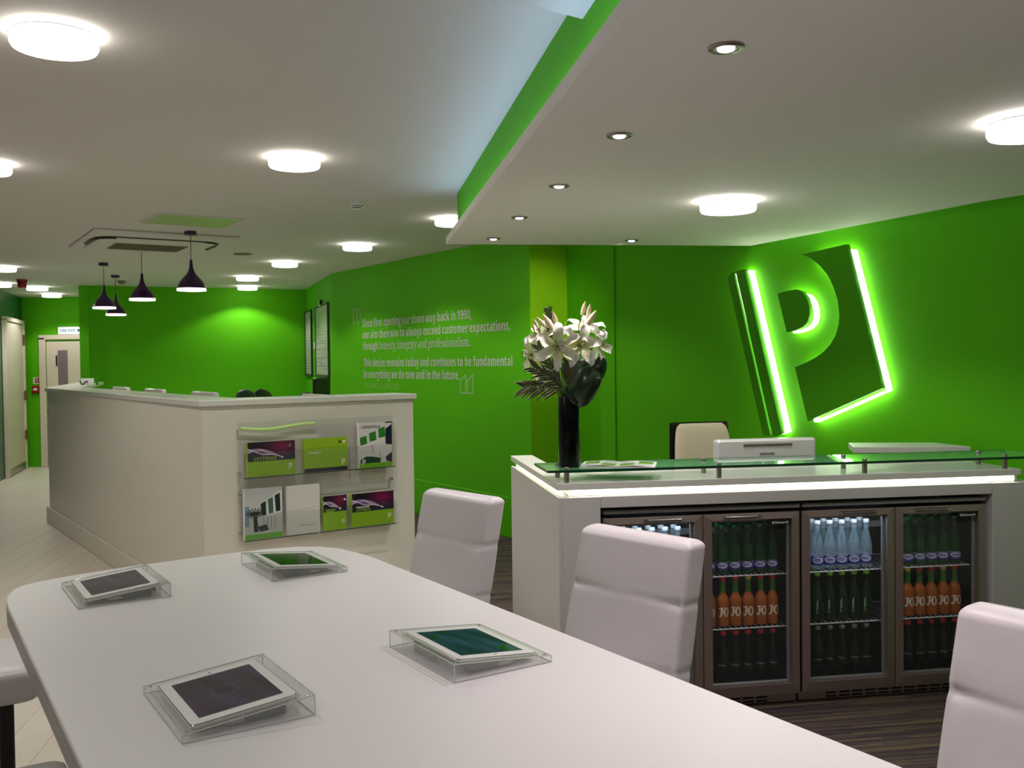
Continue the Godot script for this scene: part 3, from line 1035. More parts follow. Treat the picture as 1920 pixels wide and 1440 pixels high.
# ---------------------------------------------------------------- high-backed seats
func seats() -> void:
	var t := thing("counter_chair", "x", "chair", I, "white padded chairs round the table")
	t.set_meta("base", "counter_chair")
	var mb := MB.new()
	# seat pad
	var sect := func(a: float, hw: float, ht: float, e1: float, e2: float) -> Vector2:
		var ca := cos(a)
		var sa := sin(a)
		return Vector2(signf(ca) * pow(absf(ca), e1) * hw, signf(sa) * pow(absf(sa), e2) * ht)
	mb.grid(56, 26, func(u: float, w: float) -> Vector3:
		# loft from the back edge to the front edge
		var q := clampf((w - 0.5) * 2.0, -1.0, 1.0)
		var rnd := pow(maxf(0.0, 1.0 - pow(absf(q), 14.0)), 0.5)
		var p: Vector2 = sect.call(u * TAU, 0.22 * (0.86 + 0.14 * rnd), 0.055 * maxf(rnd, 0.02), 0.22, 0.4)
		return Vector3(p.x, 0.605 + p.y + 0.004 * cos(p.x * 7.0), q * 0.22), null, true)
	part("seat", mb, M.leather_white, t)
	# back rest, pinched along two seams
	mb = MB.new()
	mb.grid(72, 90, func(u: float, w: float) -> Vector3:
		var a := u * TAU
		var h := 0.52 * w
		var top := maxf(0.0, (w - 0.93) / 0.07)
		var bot := maxf(0.0, (0.06 - w) / 0.06)
		var rt := sqrt(maxf(0.0, 1.0 - top * top)) * sqrt(maxf(0.0, 1.0 - bot * bot))
		var pin := exp(-pow((w - 0.33) / 0.022, 2.0)) + exp(-pow((w - 0.66) / 0.022, 2.0))
		var soft := exp(-pow((w - 0.33) / 0.07, 2.0)) + exp(-pow((w - 0.66) / 0.07, 2.0))
		var p: Vector2 = sect.call(a, 0.215 - 0.012 * w - 0.035 * (1.0 - rt) - 0.002 * pin, 0.041 * maxf(rt, 0.02), 0.16, 0.3)
		var side := pow(absf(p.x) / 0.21, 3.0)
		var dz := -signf(p.y) * minf(absf(p.y) * 0.6, (0.005 * soft + 0.011 * pin) * (0.05 + 0.95 * side) * (1.0 - 0.85 * smoothstep(0.186, 0.2, absf(p.x))))
		var lean := -0.215 - 0.12 * w
		return Vector3(p.x, 0.56 + h - 0.012 * top, p.y + dz + lean), null, true)
	part("backrest", mb, M.leather_white, t)
	for sx in [-1.0, 1.0]:
		for sz in [-1.0, 1.0]:
			mb = MB.new()
			mb.bx(Vector3(sx * 0.185, 0.285, sz * 0.145 - 0.025), Vector3(0.04, 0.568, 0.04), 0.004)
			part("leg", mb, M.dark_leg, t)
	for sx in [-1.0, 1.0]:
		mb = MB.new()
		mb.bx(Vector3(sx * 0.185, 0.22, -0.025), Vector3(0.025, 0.03, 0.25), 0.003)
		part("stretcher", mb, M.dark_leg, t)
	mb = MB.new()
	mb.bx(Vector3(0, 0.22, 0.12), Vector3(0.33, 0.03, 0.025), 0.003)
	part("footrest", mb, M.dark_leg, t)
	# right side faces -x of the table, left side faces +x
	var yr := -PI / 2
	t.transform = TAB * at(1.20, 0, -0.776, yr + 0.15)
	t.set_meta("label", "white padded chair with tufted back, farthest on the bar side, beside the desk's end")
	copy(t, "white padded chair with tufted back standing in front of the first cooler doors", TAB * at(1.20, 0, 0.235, yr + 0.15))
	copy(t, "white padded chair at the lower corner of the view in front of the last cooler", TAB * at(1.225, 0, 1.375, yr + 0.06))
	copy(t, "white padded seat tucked under the table's corridor side, farther of two", TAB * at(-0.10, 0, -1.10, PI / 2))
	copy(t, "white padded seat tucked under the table's corridor side, nearer of two at the bottom edge", TAB * at(-0.13, 0, 0.07, PI / 2))

# ---------------------------------------------------------------- long white counter on the left
func long_counter() -> void:
	var t := thing("reception_desk", "long white reception counter with a brochure rack on its end, under purple pendants", "reception desk", DESK)
	var mb := MB.new()
	mb.bx(Vector3(0.71, 0.655, -0.03), Vector3(1.42, 1.298, 0.06), 0.003)
	part("end_panel", mb, M.counter_white, t)
	mb = MB.new()
	mb.bx(Vector3(0.03, 0.655, -2.42), Vector3(0.06, 1.298, 4.72), 0.003)
	part("side_panel", mb, M.counter_white, t)
	var far := Transform3D(DESK.basis.inverse(), Vector3.ZERO)
	var a := Vector3(0, 0, -4.8)
	var b := DESK.affine_inverse() * Vector3(-5.66, 0, -12.55)
	var rf := Transform3D(Basis((b - a).normalized(), Vector3.UP, (b - a).normalized().cross(Vector3.UP)), a)
	var L := a.distance_to(b)
	mb = MB.new()
	mb.box(rf, Vector3(L * 0.5, 0.655, 0.03), Vector3(L, 1.298, 0.06), 0.003)
	part("return_panel", mb, M.counter_white, t)
	mb = MB.new()
	mb.bx(Vector3(1.39, 0.655, -0.9), Vector3(0.05, 1.298, 1.66), 0.003)
	part("closing_panel", mb, M.counter_white, t)
	# ledge on top, mitred round the corner
	var q := rf * Vector3(0, 0, 0.3)
	var q2 := rf * Vector3(L, 0, 0.3)
	mb = MB.new()
	mb.prism(I, [Vector2(1.435, 0.02), Vector2(-0.02, 0.02), Vector2(-0.02, -4.81), Vector2(b.x - 0.02, b.z), Vector2(q2.x, q2.z), Vector2(0.3, -4.72), Vector2(0.3, -0.28), Vector2(1.435, -0.28)], 1.304, 1.34, 0.004)
	part("ledge", mb, M.ledge_white, t)
	mb = MB.new()
	mb.bx(Vector3(-0.012, 0.078, -2.415), Vector3(0.024, 0.156, 4.86), 0.006)
	part("plinth", mb, M.counter_white, t)
	mb = MB.new()
	mb.bx(Vector3(0.71, 0.078, 0.012), Vector3(1.444, 0.156, 0.024), 0.006)
	part("plinth", mb, M.counter_white, t)
	mb = MB.new()
	mb.prism(I, [Vector2(1.36, -0.065), Vector2(0.065, -0.065), Vector2(0.065, -4.7), Vector2(0.85, -4.7), Vector2(0.85, -0.85), Vector2(1.36, -0.85)], 0.72, 0.745, 0.002)
	part("worktop", mb, M.ledge_white, t)
	mb = MB.new()
	mb.lathe(Transform3D(Basis(Vector3.BACK, PI / 2), Vector3(-0.001, 1.1, -4.77)), [Vector2(0, 0.003), Vector2(0.012, 0.002), Vector2(0.013, 0)], 12)
	part("screw_cap", mb, M.charcoal, t)

func cover_image(kind: String, w: int, h: int) -> Image:
	var im := img(w, h, c8(150, 196, 26))
	if kind in ["streak", "streak_small"]:
		var cut := int(h * (0.56 if kind == "streak" else 0.47))
		for y in cut:
			for x in w:
				var fx := float(x) / w
				var fy := float(y) / cut
				var red := clampf(1.0 - Vector2(fx - 0.72, (fy - 0.3) * 0.6).length() * 2.2, 0.0, 1.0)
				im.set_pixel(x, y, c8(22, 12, 30).lerp(c8(150, 20, 84), red * 0.85).lerp(c8(48, 26, 96), clampf(fy - 0.55, 0.0, 1.0) * 0.9))
		for k in 9:
			var pts := []
			for s in 26:
				var f := s / 25.0
				var yy := 0.42 + 0.16 * sin(f * 7.0 + k * 0.55) * (1.0 - f) + (k - 4) * 0.03 * (1.0 - f) + 0.42 * f * f
				pts.append(Vector2(f * 0.72 * w, yy * cut))
			stroke(im, pts, h * 0.006 + (k % 3) * 0.5, [c8(240, 220, 235), c8(200, 120, 170), c8(110, 160, 150), c8(150, 120, 210)][k % 4])
		dot(im, Vector2(0.72 * w, 0.84 * cut), h * 0.03, c8(255, 250, 250))
	elif kind == "plain_lime":
		im.fill_rect(Rect2i(0, int(h * 0.89), w, h), c8(40, 24, 62))
		im.fill_rect(Rect2i(0, int(h * 0.29), w, 2), c8(110, 150, 20))
	elif kind == "white":
		im.fill(c8(225, 224, 218))
		stroke(im, [Vector2(0, h * 0.52), Vector2(w, h * 0.47)], 1.2, c8(165, 165, 160))
	elif kind == "room":
		im.fill(c8(222, 218, 216))
		for k in 3:
			var x := w * (0.02 + 0.28 * k)
			fillpoly(im, [Vector2(x, h * (0.33 - 0.09 * k)), Vector2(x + w * 0.2, h * (0.29 - 0.09 * k)), Vector2(x + w * 0.22, h * (0.47 - 0.07 * k)), Vector2(x + w * 0.02, h * (0.5 - 0.07 * k))], c8(46, 130, 34))
		fillpoly(im, [Vector2(w * 0.8, h * 0.16), Vector2(w, h * 0.06), Vector2(w, h * 0.52), Vector2(w * 0.8, h * 0.5)], c8(30, 26, 58))
		stroke(im, [Vector2(0, h * 0.56), Vector2(w * 0.72, h * 0.36)], 3.0, c8(240, 240, 238))
		fillpoly(im, [Vector2(w * 0.02, h * 0.83), Vector2(w * 0.2, h * 0.75), Vector2(w * 0.4, h * 0.76), Vector2(w * 0.64, h * 0.8), Vector2(w * 0.64, h * 0.9), Vector2(w * 0.05, h * 0.93)], c8(14, 62, 24))
		fillpoly(im, [Vector2(w * 0.8, h * 0.78), Vector2(w, h * 0.68), Vector2(w, h * 0.9), Vector2(w * 0.82, h * 0.88)], c8(58, 20, 82))
		stroke(im, [Vector2(w * 0.38, h * 0.5), Vector2(w * 0.42, h * 0.66)], 2.0, c8(120, 120, 130))
		stroke(im, [Vector2(w * 0.62, h * 0.68), Vector2(w * 0.66, h * 0.84)], 2.0, c8(90, 140, 80))
		im.fill_rect(Rect2i(0, int(h * 0.9), w, h), c8(118, 190, 24))
		im.fill_rect(Rect2i(int(w * 0.8), int(h * 0.005), int(w * 0.2), int(h * 0.03)), c8(16, 16, 20))
	elif kind == "villa":
		im.fill(c8(196, 200, 200))
		for y in int(h * 0.4):
			for x in w: im.set_pixel(x, y, c8(188, 192, 194).lerp(c8(210, 212, 208), float(y) / (h * 0.4)))
		fillpoly(im, [Vector2(w * 0.42, h * 0.3), Vector2(w, h * 0.06), Vector2(w, h * 0.5), Vector2(w * 0.46, h * 0.56)], c8(226, 228, 226))
		for k in 3:
			var x := w * (0.42 + 0.19 * k)
			fillpoly(im, [Vector2(x, h * (0.31 - 0.07 * k)), Vector2(x + w * 0.14, h * (0.26 - 0.07 * k)), Vector2(x + w * 0.15, h * (0.54 - 0.03 * k)), Vector2(x + w * 0.03, h * (0.55 - 0.03 * k))], [c8(28, 44, 44), c8(70, 104, 92), c8(26, 36, 40)][k])
		im.fill_rect(Rect2i(0, int(h * 0.34), int(w * 0.12), int(h * 0.4)), c8(120, 160, 190))
		for k in 16:
			var an := k * 0.4
			stroke(im, [Vector2(w * 0.26, h * 0.5), Vector2(w * (0.26 + 0.24 * cos(an)), h * (0.48 + 0.1 * sin(an)))], 3.0, c8(34, 52, 36))
		fillpoly(im, [Vector2(w * 0.22, h * 0.54), Vector2(w * 0.32, h * 0.54), Vector2(w * 0.36, h * 0.86), Vector2(w * 0.24, h * 0.86)], c8(46, 38, 34))
		fillpoly(im, [Vector2(w * 0.34, h * 0.76), Vector2(w * 0.56, h * 0.72), Vector2(w * 0.64, h * 0.84), Vector2(w * 0.4, h * 0.86)], c8(52, 46, 44))
		for k in 4:
			stroke(im, [Vector2(w * (0.5 + 0.1 * k), h * 0.58), Vector2(w * (0.5 + 0.1 * k), h * 0.82)], 1.5, c8(90, 96, 98))
		im.fill_rect(Rect2i(0, int(h * 0.9), w, h), c8(112, 190, 60))
	return im

func brochures() -> void:
	var rk := thing("brochure_rack", "clear acrylic two-row brochure rack on the end of the white reception counter", "brochure rack", DESK)
	var mb := MB.new()
	mb.bx(Vector3(0.725, 0.84, 0.026), Vector3(1.04, 0.72, 0.004), 0.001)
	part("back_plate", mb, M.rack_acrylic, rk)
	for r in 2:
		var y := 0.868 - r * 0.375
		mb = MB.new()
		mb.bx(Vector3(0.728, y, 0.05), Vector3(1.02, 0.004, 0.05), 0.001)
		part("tray", mb, M.rack_acrylic, rk)
		mb = MB.new()
		mb.bx(Vector3(0.728, y + 0.075, 0.075), Vector3(1.02, 0.15, 0.003), 0.001)
		part("front_sheet", mb, M.rack_acrylic, rk)
		mb = MB.new()
		mb.tube([Vector3(0.218, y + 0.002, 0.0755), Vector3(1.238, y + 0.002, 0.0755)], 0.0028, 6)
		part("sheet_edge", mb, M.edge_green, rk)
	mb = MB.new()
	var refl := []
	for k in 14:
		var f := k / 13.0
		refl.append(Vector3(0.22 + 0.47 * f, 1.168 - 0.012 * sin(f * 5.0) - 0.004 * f, 0.034))
	mb.tube(refl, 0.009, 8)
	part("painted_reflection", mb, M.reflection_green, rk)  # bright green reflection on the rack, painted as a pale curved tube
	for p in [[0.213, 1.152], [0.213, 0.895], [0.213, 0.783], [0.213, 0.536], [1.236, 1.152], [1.236, 0.784], [1.236, 0.536]]:
		mb = MB.new()
		mb.lathe(Transform3D(Basis(Vector3.RIGHT, PI / 2), Vector3(p[0], p[1], 0.0)), [Vector2(0, 0.034), Vector2(0.007, 0.034), Vector2(0.009, 0.031), Vector2(0.009, 0.0)], 14)
		part("stand_off", mb, M.chrome, rk)
	# kind, x0, x1, y0, y1, label, writing
	var bs := [
		["streak", 0.249, 0.549, 0.872, 1.081, "landscape booklet with light streaks over lime reading LETTINGS"],
		["plain_lime", 0.608, 0.902, 0.872, 1.083, "landscape lime booklet with dark base line, middle of the upper row"],
		["room", 0.985, 1.222, 0.872, 1.165, "portrait magazine with a green and white room reading LIFESTYLE"],
		["villa", 0.225, 0.46, 0.497, 0.803, "portrait magazine picturing a terrace with a palm, first in the lower row"],
		["white", 0.49, 0.707, 0.497, 0.8, "plain white portrait booklet in the lower row"],
		["streak_small", 0.73, 0.89, 0.497, 0.715, "small portrait booklet reading MAP in the lower row"],
		["streak", 0.928, 1.228, 0.497, 0.712, "landscape booklet with light streaks and two lines of lettering, last in lower row"],
	]
	for k in bs.size():
		var b: Array = bs[k]
		var w: float = b[2] - b[1]
		var h: float = b[4] - b[3]
		var o := thing("booklet", b[5], "booklet", DESK * at(b[1], b[3] + 0.0005, 0.031), "booklets in the acrylic rack")
		mb = MB.new()
		mb.bx(Vector3(w * 0.5, h * 0.5, 0.014), Vector3(w - 0.003, h - 0.003, 0.026), 0.001)
		part("pages", mb, M.paper_edge, o)
		mb = MB.new()
		mb.bx(Vector3(-0.0004, h * 0.5, 0.0145), Vector3(0.0015, h, 0.029), 0.0003)
		part("spine", mb, [M.print_lime, M.print_lime, M.print_white, M.print_white, M.print_white, M.print_lime, M.print_lime][k], o)
		mb = MB.new()
		sheet(mb, 0.0, w, 0.0, h, 0.0285)
		mb.face([Vector3(0, 0, 0.0275), Vector3(w, 0, 0.0275), Vector3(w, h, 0.0275), Vector3(0, h, 0.0275)], Vector3(0, 0, -1))
		part("front_cover", mb, printed("cover_%d" % k, cover_image(b[0], 256, int(256 * h / w))), o)
		var zz := 0.0288
		var T := func(txt: String, x: float, y: float, cap: float, width: float, m: Material, bold := true) -> void:
			lettering("print", txt, cap, width, m, o, at(x, y, zz), bold, false, 0.0, 0.0006)
		if k != 4 and k != 3:
			T.call("P", (0.86 if k != 2 else 0.09) * w if w > 0.2 else 0.8 * w, 0.035 if k != 2 else 0.02, 0.036 if w > 0.2 else 0.028, 0.0, M.print_white)
		if k == 0: T.call("LETTINGS", 0.04, 0.098, 0.02, 0.14, M.print_lime)
		if k == 1:
			T.call("Prospect", 0.03, 0.115, 0.016, 0.08, M.print_white)
		if k in [0, 1, 5]:
			for e in ([0.89] if k == 0 else [0.82, 0.92]):
				mb = MB.new()
				mb.lathe(Transform3D(Basis(Vector3.RIGHT, PI / 2), Vector3(e * w, h - 0.03, zz)), [Vector2(0, 0.0006), Vector2(0.01 if w > 0.2 else 0.007, 0.0005), Vector2(0.01 if w > 0.2 else 0.007, 0)], 14)
				part("badge", mb, M.brass if e < 0.9 else M.print_white, o)
		if k == 2: T.call("LIFESTYLE", 0.02, 0.255, 0.016, 0.13, M.ink)
		if k == 4: T.call("the smarter way", 0.09, 0.05, 0.006, 0.085, M.grey_trim, false)
		if k == 5: T.call("MAP", 0.02, 0.115, 0.02, 0.06, M.print_lime)
		if k == 6:
			T.call("PREMIUM", 0.03, 0.118, 0.013, 0.09, M.print_white)
			T.call("LETTINGS", 0.03, 0.1, 0.013, 0.1, M.print_lime)

# ---------------------------------------------------------------- things behind the long counter
func monitor(called: String, label: String, xf: Transform3D, w: float, h: float, shellm: Material, desk_drop: float, group := "") -> Node3D:
	var t := thing(called, label, "monitor", xf, group)
	# origin at the top middle of the housing; -z is the back that we see when turned
	var mb := MB.new()
	mb.prism(Transform3D(Basis(Vector3(1, 0, 0), Vector3(0, 0, 1), Vector3(0, 1, 0)), Vector3.ZERO), rrect(-w / 2, w / 2, -h, 0.0, 0.022), -0.018, 0.022, 0.008)
	part("housing", mb, shellm, t)
	mb = MB.new()
	mb.bx(Vector3(0, -h * 0.5, -0.0195), Vector3(w - 0.04, h - 0.04, 0.003), 0.001)
	part("screen", mb, M.black_plastic, t)
	mb = MB.new()
	mb.bx(Vector3(0, -h * 0.5 - desk_drop * 0.5, 0.03), Vector3(0.07, desk_drop - h * 0.2, 0.025), 0.005)
	part("stand_neck", mb, shellm, t)
	mb = MB.new()
	mb.prism(I, rrect(-0.12, 0.12, -0.08, 0.1, 0.04), -h * 0.4 - desk_drop, -h * 0.4 - desk_drop + 0.014, 0.004)
	part("stand_foot", mb, shellm, t)
	return t

func behind_counter() -> void:
	var drop := 0.59
	var mm := [[4.37, "white glossy monitor top behind the counter, farthest of three by the door"], [3.17, "white glossy monitor top behind the counter, middle of three"], [1.8, "white glossy monitor top behind the counter's front corner"]]
	for k in 3:
		# backs turned to the corridor
		var xf := DESK * Transform3D(Basis(Vector3.UP, -PI / 2 + 0.0), Vector3(0.6, 1.342, -mm[k][0]))
		monitor("monitor", mm[k][1], xf, 0.56, 0.34, M.white_gloss, 0.46, "white monitors along the counter")
	# black chairs
	for k in 2:
		var c := thing("office_chair", ["black office chair back behind the counter, nearer the pendants", "black office chair back behind the counter, farther in and nearer the whiteboards"][k], "chair", at([-2.43, -2.6][k], 0, [-9.0, -10.25][k], [1.3, 1.3][k]), "black office chairs behind the counter")
		var mb := MB.new()
		mb.grid(24, 16, func(u: float, w: float) -> Vector3:
			var a := u * TAU
			var q := sqrt(maxf(0.0005, 1.0 - pow(absf(w * 2.0 - 1.0), 4.0)))
			return Vector3(cos(a) * 0.2 * q, 0.86 + [0.46, 0.43][k] * w, sin(a) * 0.03 * q - 0.1 * w * w), null, true)
		part("backrest", mb, M.black_plastic, c)
		mb = MB.new()
		mb.prism(I, rrect(-0.23, 0.23, 0.0, 0.46, 0.06), 0.45, 0.53, 0.02)
		part("seat", mb, M.black_plastic, c)
		mb = MB.new()
		mb.tube([Vector3(0, 0.92, -0.03), Vector3(0, 0.6, -0.06), Vector3(0, 0.46, 0.1)], 0.02, 8)
		part("back_bar", mb, M.black_plastic, c)
		mb = MB.new()
		mb.tube([Vector3(0, 0.1, 0.22), Vector3(0, 0.46, 0.22)], 0.028, 10)
		part("column", mb, M.steel, c)
		for s in 5:
			mb = MB.new()
			var d := Vector3(sin(s * TAU / 5), 0, cos(s * TAU / 5))
			mb.tube([Vector3(0, 0.11, 0.22), Vector3(0, 0.07, 0.22) + d * 0.28], [0.022, 0.014], 8)
			part("foot", mb, M.black_plastic, c)
	# dark screen seen from its side, and a phone in front of it
	var xf := at(-1.8, 1.412, -9.06, 1.3)
	monitor("desk_screen", "black computer screen seen from its side in the corner under the whiteboards", xf, 0.3, 0.3, M.black_plastic, 0.24)
	var ph := thing("shoulder_bag", "low black bag lying beside the dark screen under the whiteboards", "bag", at(-1.95, 1.052, -9.06, 0.3))
	var mb := MB.new()
	mb.grid(28, 14, func(u: float, w: float) -> Vector3:
		var a := u * TAU
		var q := sqrt(maxf(0.0004, 1.0 - w * w * w))
		return Vector3(signf(cos(a)) * pow(absf(cos(a)), 0.6) * 0.085 * q, 0.215 * w + 0.012 * sin(a * 3.0) * w, signf(sin(a)) * pow(absf(sin(a)), 0.6) * 0.06 * q), null, true)
	part("body", mb, M.black_plastic, ph)
	mb = MB.new()
	mb.tube([Vector3(-0.07, 0.16, 0.02), Vector3(-0.04, 0.215, 0.03), Vector3(0.03, 0.222, 0.03), Vector3(0.07, 0.17, 0.02)], 0.008, 8)
	part("handle", mb, M.charcoal, ph)
	var bk := thing("back_shelf", "white storage unit behind the counter carrying the bag and dark screen", "cabinet", at(-1.83, 0, -9.07, 0.3))
	mb = MB.new()
	mb.bx(Vector3(0, 0.515, 0), Vector3(0.42, 1.03, 0.36), 0.004)
	part("body", mb, M.counter_white, bk)
	mb = MB.new()
	mb.bx(Vector3(0, 1.04, 0), Vector3(0.44, 0.02, 0.38), 0.004)
	part("top_board", mb, M.ledge_white, bk)
	for s in [-1.0, 1.0]:
		mb = MB.new()
		mb.bx(Vector3(s * 0.104, 0.53, 0.188), Vector3(0.2, 0.96, 0.016), 0.003)
		var dr := part("door", mb, M.counter_white, bk)
		mb = MB.new()
		mb.bx(Vector3(s * 0.025, 0.7, 0.203), Vector3(0.012, 0.12, 0.016), 0.003)
		part("handle", mb, M.steel, dr)
	# leaflets standing on the ledge by the door
	var lf := thing("leaflet_holder", "small leaflet holder with green print on the counter ledge by the exit door", "leaflet holder", at(-4.655, 1.3402, -10.55, 0.35))
	mb = MB.new()
	mb.box(Transform3D(Basis(Vector3.RIGHT, -0.2), Vector3.ZERO), Vector3(0, 0.04, 0.0), Vector3(0.15, 0.075, 0.01), 0.002)
	part("holder", mb, M.print_white, lf)
	mb = MB.new()
	mb.tube([Vector3(-0.085, 0.05, 0.012), Vector3(-0.07, 0.015, 0.016), Vector3(-0.05, 0.012, 0.018), Vector3(-0.035, 0.035, 0.014), Vector3(-0.015, 0.045, 0.012), Vector3(-0.005, 0.03, 0.013)], 0.008, 6)
	part("print", mb, M.stem_green, lf)
	mb = MB.new()
	mb.box(Transform3D(Basis(Vector3.UP, 0.5), Vector3(0.08, 0, -0.01)), Vector3(0, 0.045, 0), Vector3(0.05, 0.09, 0.008), 0.002)
	part("leaflet", mb, M.letter_green, lf)

# ---------------------------------------------------------------- on the walls
func wall_things() -> void:
	# white lettering
	var q := thing("wall_quote", "white lettering of a two-sentence quotation on the long green wall", "wall lettering", QUOTE * at(0, 0, 0.0015))
	var L := [["Since first opening our doors way back in 1990,", 0.84, 1.947, 2.31, 0.088], ["our aim then was to always exceed customer expectations,", 0.84, 1.82, 2.95, 0.088], ["through", 0.845, 1.693, 0.37, 0.088], ["This desire remains today and continues to be fundamental", 0.855, 1.507, 2.96, 0.088], ["in everything we do now and in the future.", 0.858, 1.38, 2.07, 0.088]]
	for l in L:
		lettering("text_line", l[0], l[4], l[3], M.vinyl_white, q, at(l[1], l[2], 0), true)
	lettering("text_line", "honesty, integrity and professionalism.", 0.086, 1.88, M.vinyl_white, q, at(1.24, 1.693, 0), false, true, 0.12)
	lettering("text_line", "COLIN WELLS & JAMES HILL", 0.06, 0.85, M.vinyl_faint, q, at(0.86, 1.262, 0), false)
	for s in [[0.6, 1.985, 1.0, 0.2, 0.175], [2.94, 1.254, -1.0, 0.23, 0.17]]:
		for k in 2:
			var w: float = s[3] * 0.42
			var h: float = s[4]
			var x0: float = s[0] + k * s[3] * 0.54
			var pts := [Vector2(0, 0), Vector2(0, h), Vector2(w, h), Vector2(w, h * 0.33)]
			if s[2] < 0.0: pts = [Vector2(w, h), Vector2(w, 0), Vector2(0, 0), Vector2(0, h * 0.67)]
			var mb := MB.new()
			for e in 4:
				var a: Vector2 = pts[e]
				var b: Vector2 = pts[(e + 1) % 4]
				var d := (b - a).normalized()
				mb.box(Transform3D(Basis(Vector3(d.x, d.y, 0), Vector3(-d.y, d.x, 0), Vector3.BACK), Vector3(x0 + (a.x + b.x) * 0.5, s[1] + (a.y + b.y) * 0.5, 0.0)), Vector3.ZERO, Vector3(a.distance_to(b) + 0.008, 0.008, 0.0015))
			part("quote_mark", mb, M.vinyl_white, q)
	# whiteboards
	var BF := frame(Vector3(-2.971, 0, -13.926), Vector3(0.828, 0, 2.433))
	var ims := []
	for k in 2:
		var im := img(200, 140, c8(196, 198, 186))
		var rows := 24
		for r in rows:
			var y := int(140.0 * r / rows)
			if k == 1 and r > 13 and r % 3: continue
			im.fill_rect(Rect2i(4, y, 192, 1), c8(110, 116, 104))
		if k == 1:
			for r in 20:
				im.fill_rect(Rect2i(rng.randi_range(10, 170), rng.randi_range(84, 132), rng.randi_range(4, 24), 2), c8(120, 124, 118))
		ims.append(printed("board_%d" % k, im, 0.3))
	for k in 2:
		var x0: float = [0.02, 1.17][k]
		var x1: float = [0.72, 2.36][k]
		var b := thing("whiteboard", ["narrow ruled whiteboard in the far corner of the green wall", "large ruled whiteboard with a dark frame beside the writing wall"][k], "whiteboard", BF * at(x0, 1.375, 0.002))
		var w: float = x1 - x0
		var h := 0.92
		var mb := MB.new()
		mb.bx(Vector3(w / 2, h / 2, 0.008), Vector3(w, h, 0.014), 0.002)
		part("backing", mb, M.charcoal, b)
		mb = MB.new()
		sheet(mb, 0.03, w - 0.03, 0.03, h - 0.02, 0.0156)
		part("surface", mb, ims[k], b)
		mb = MB.new()
		mb.bx(Vector3(w - 0.012, h / 2, 0.016), Vector3(0.024, h, 0.02), 0.003)
		mb.bx(Vector3(0.012, h / 2, 0.016), Vector3(0.024, h, 0.02), 0.003)
		mb.bx(Vector3(w / 2, h - 0.008, 0.016), Vector3(w, 0.016, 0.02), 0.003)
		mb.bx(Vector3(w / 2, 0.012, 0.02), Vector3(w, 0.024, 0.03), 0.003)
		part("frame", mb, M.charcoal, b)
	var ck := thing("wall_bell", "small cream and black fitting on the green wall above the large whiteboard", "wall fitting", BF * at(1.68, 2.32, 0.0))
	var mb := MB.new()
	mb.bx(Vector3(-0.03, 0, 0.015), Vector3(0.1, 0.09, 0.03), 0.01)
	part("body", mb, M.door_cream, ck)
	mb = MB.new()
	mb.bx(Vector3(0.05, 0.01, 0.018), Vector3(0.04, 0.06, 0.035), 0.006)
	part("clip", mb, M.ink, ck)
	var sw := thing("wall_switch", "small white switch plate between the two whiteboards", "switch", BF * at(0.95, 1.79, 0.0))
	mb = MB.new()
	mb.bx(Vector3(0, 0, 0.006), Vector3(0.15, 0.1, 0.012), 0.003)
	part("plate", mb, M.white_gloss, sw)
	mb = MB.new()
	mb.bx(Vector3(0, 0, 0.014), Vector3(0.03, 0.05, 0.006), 0.002)
	part("rocker", mb, M.white_gloss, sw)
	# far end: exit sign, notice, call point
	var ex := thing("exit_sign", "lit pale blue exit sign above the cream door at the corridor's end", "exit sign", at(-6.98, 2.04, -14.83))
	mb = MB.new()
	mb.bx(Vector3(0.2, 0.06, 0.02), Vector3(0.4, 0.12, 0.036), 0.004)
	part("case", mb, M.white_gloss, ex)
	mb = MB.new()
	mb.bx(Vector3(0.2, 0.06, 0.0395), Vector3(0.38, 0.1, 0.003), 0.001)
	part("lit_face", mb, M.exit_glow, ex)
	lettering("print", "FIRE EXIT", 0.045, 0.24, M.deep_green, ex, at(0.035, 0.038, 0.0415), true)
	mb = MB.new()
	mb.prism(upright(at(0.325, 0.062, 0.0415)), [Vector2(-0.02, 0.03), Vector2(0.025, 0.0), Vector2(-0.02, -0.03)], 0.0, 0.001)
	part("arrow", mb, M.deep_green, ex)
	var no := thing("fire_notice", "small red and white fire action notice beside the cream exit door", "notice", at(-7.395, 1.285, -14.83))
	mb = MB.new()
	mb.bx(Vector3(0.05, 0.05, 0.003), Vector3(0.1, 0.1, 0.005), 0.001)
	part("plate", mb, M.print_white, no)
	mb = MB.new()
	mb.bx(Vector3(0.06, 0.05, 0.007), Vector3(0.06, 0.075, 0.002))
	part("red_field", mb, M.red, no)
	mb = MB.new()
	mb.bx(Vector3(0.056, 0.064, 0.009), Vector3(0.03, 0.012, 0.002))
	mb.bx(Vector3(0.06, 0.042, 0.009), Vector3(0.01, 0.05, 0.002))
	part("symbol", mb, M.print_white, no)
	var cp := thing("call_point", "dark red fire call point box under the notice beside the exit door", "alarm call point", at(-7.4, 1.145, -14.83))
	mb = MB.new()
	mb.bx(Vector3(0.052, 0.055, 0.02), Vector3(0.11, 0.115, 0.04), 0.008)
	part("box", mb, M.red, cp)
	mb = MB.new()
	mb.bx(Vector3(0.052, 0.058, 0.042), Vector3(0.06, 0.035, 0.006), 0.002)
	part("press_plate", mb, M.print_white, cp)

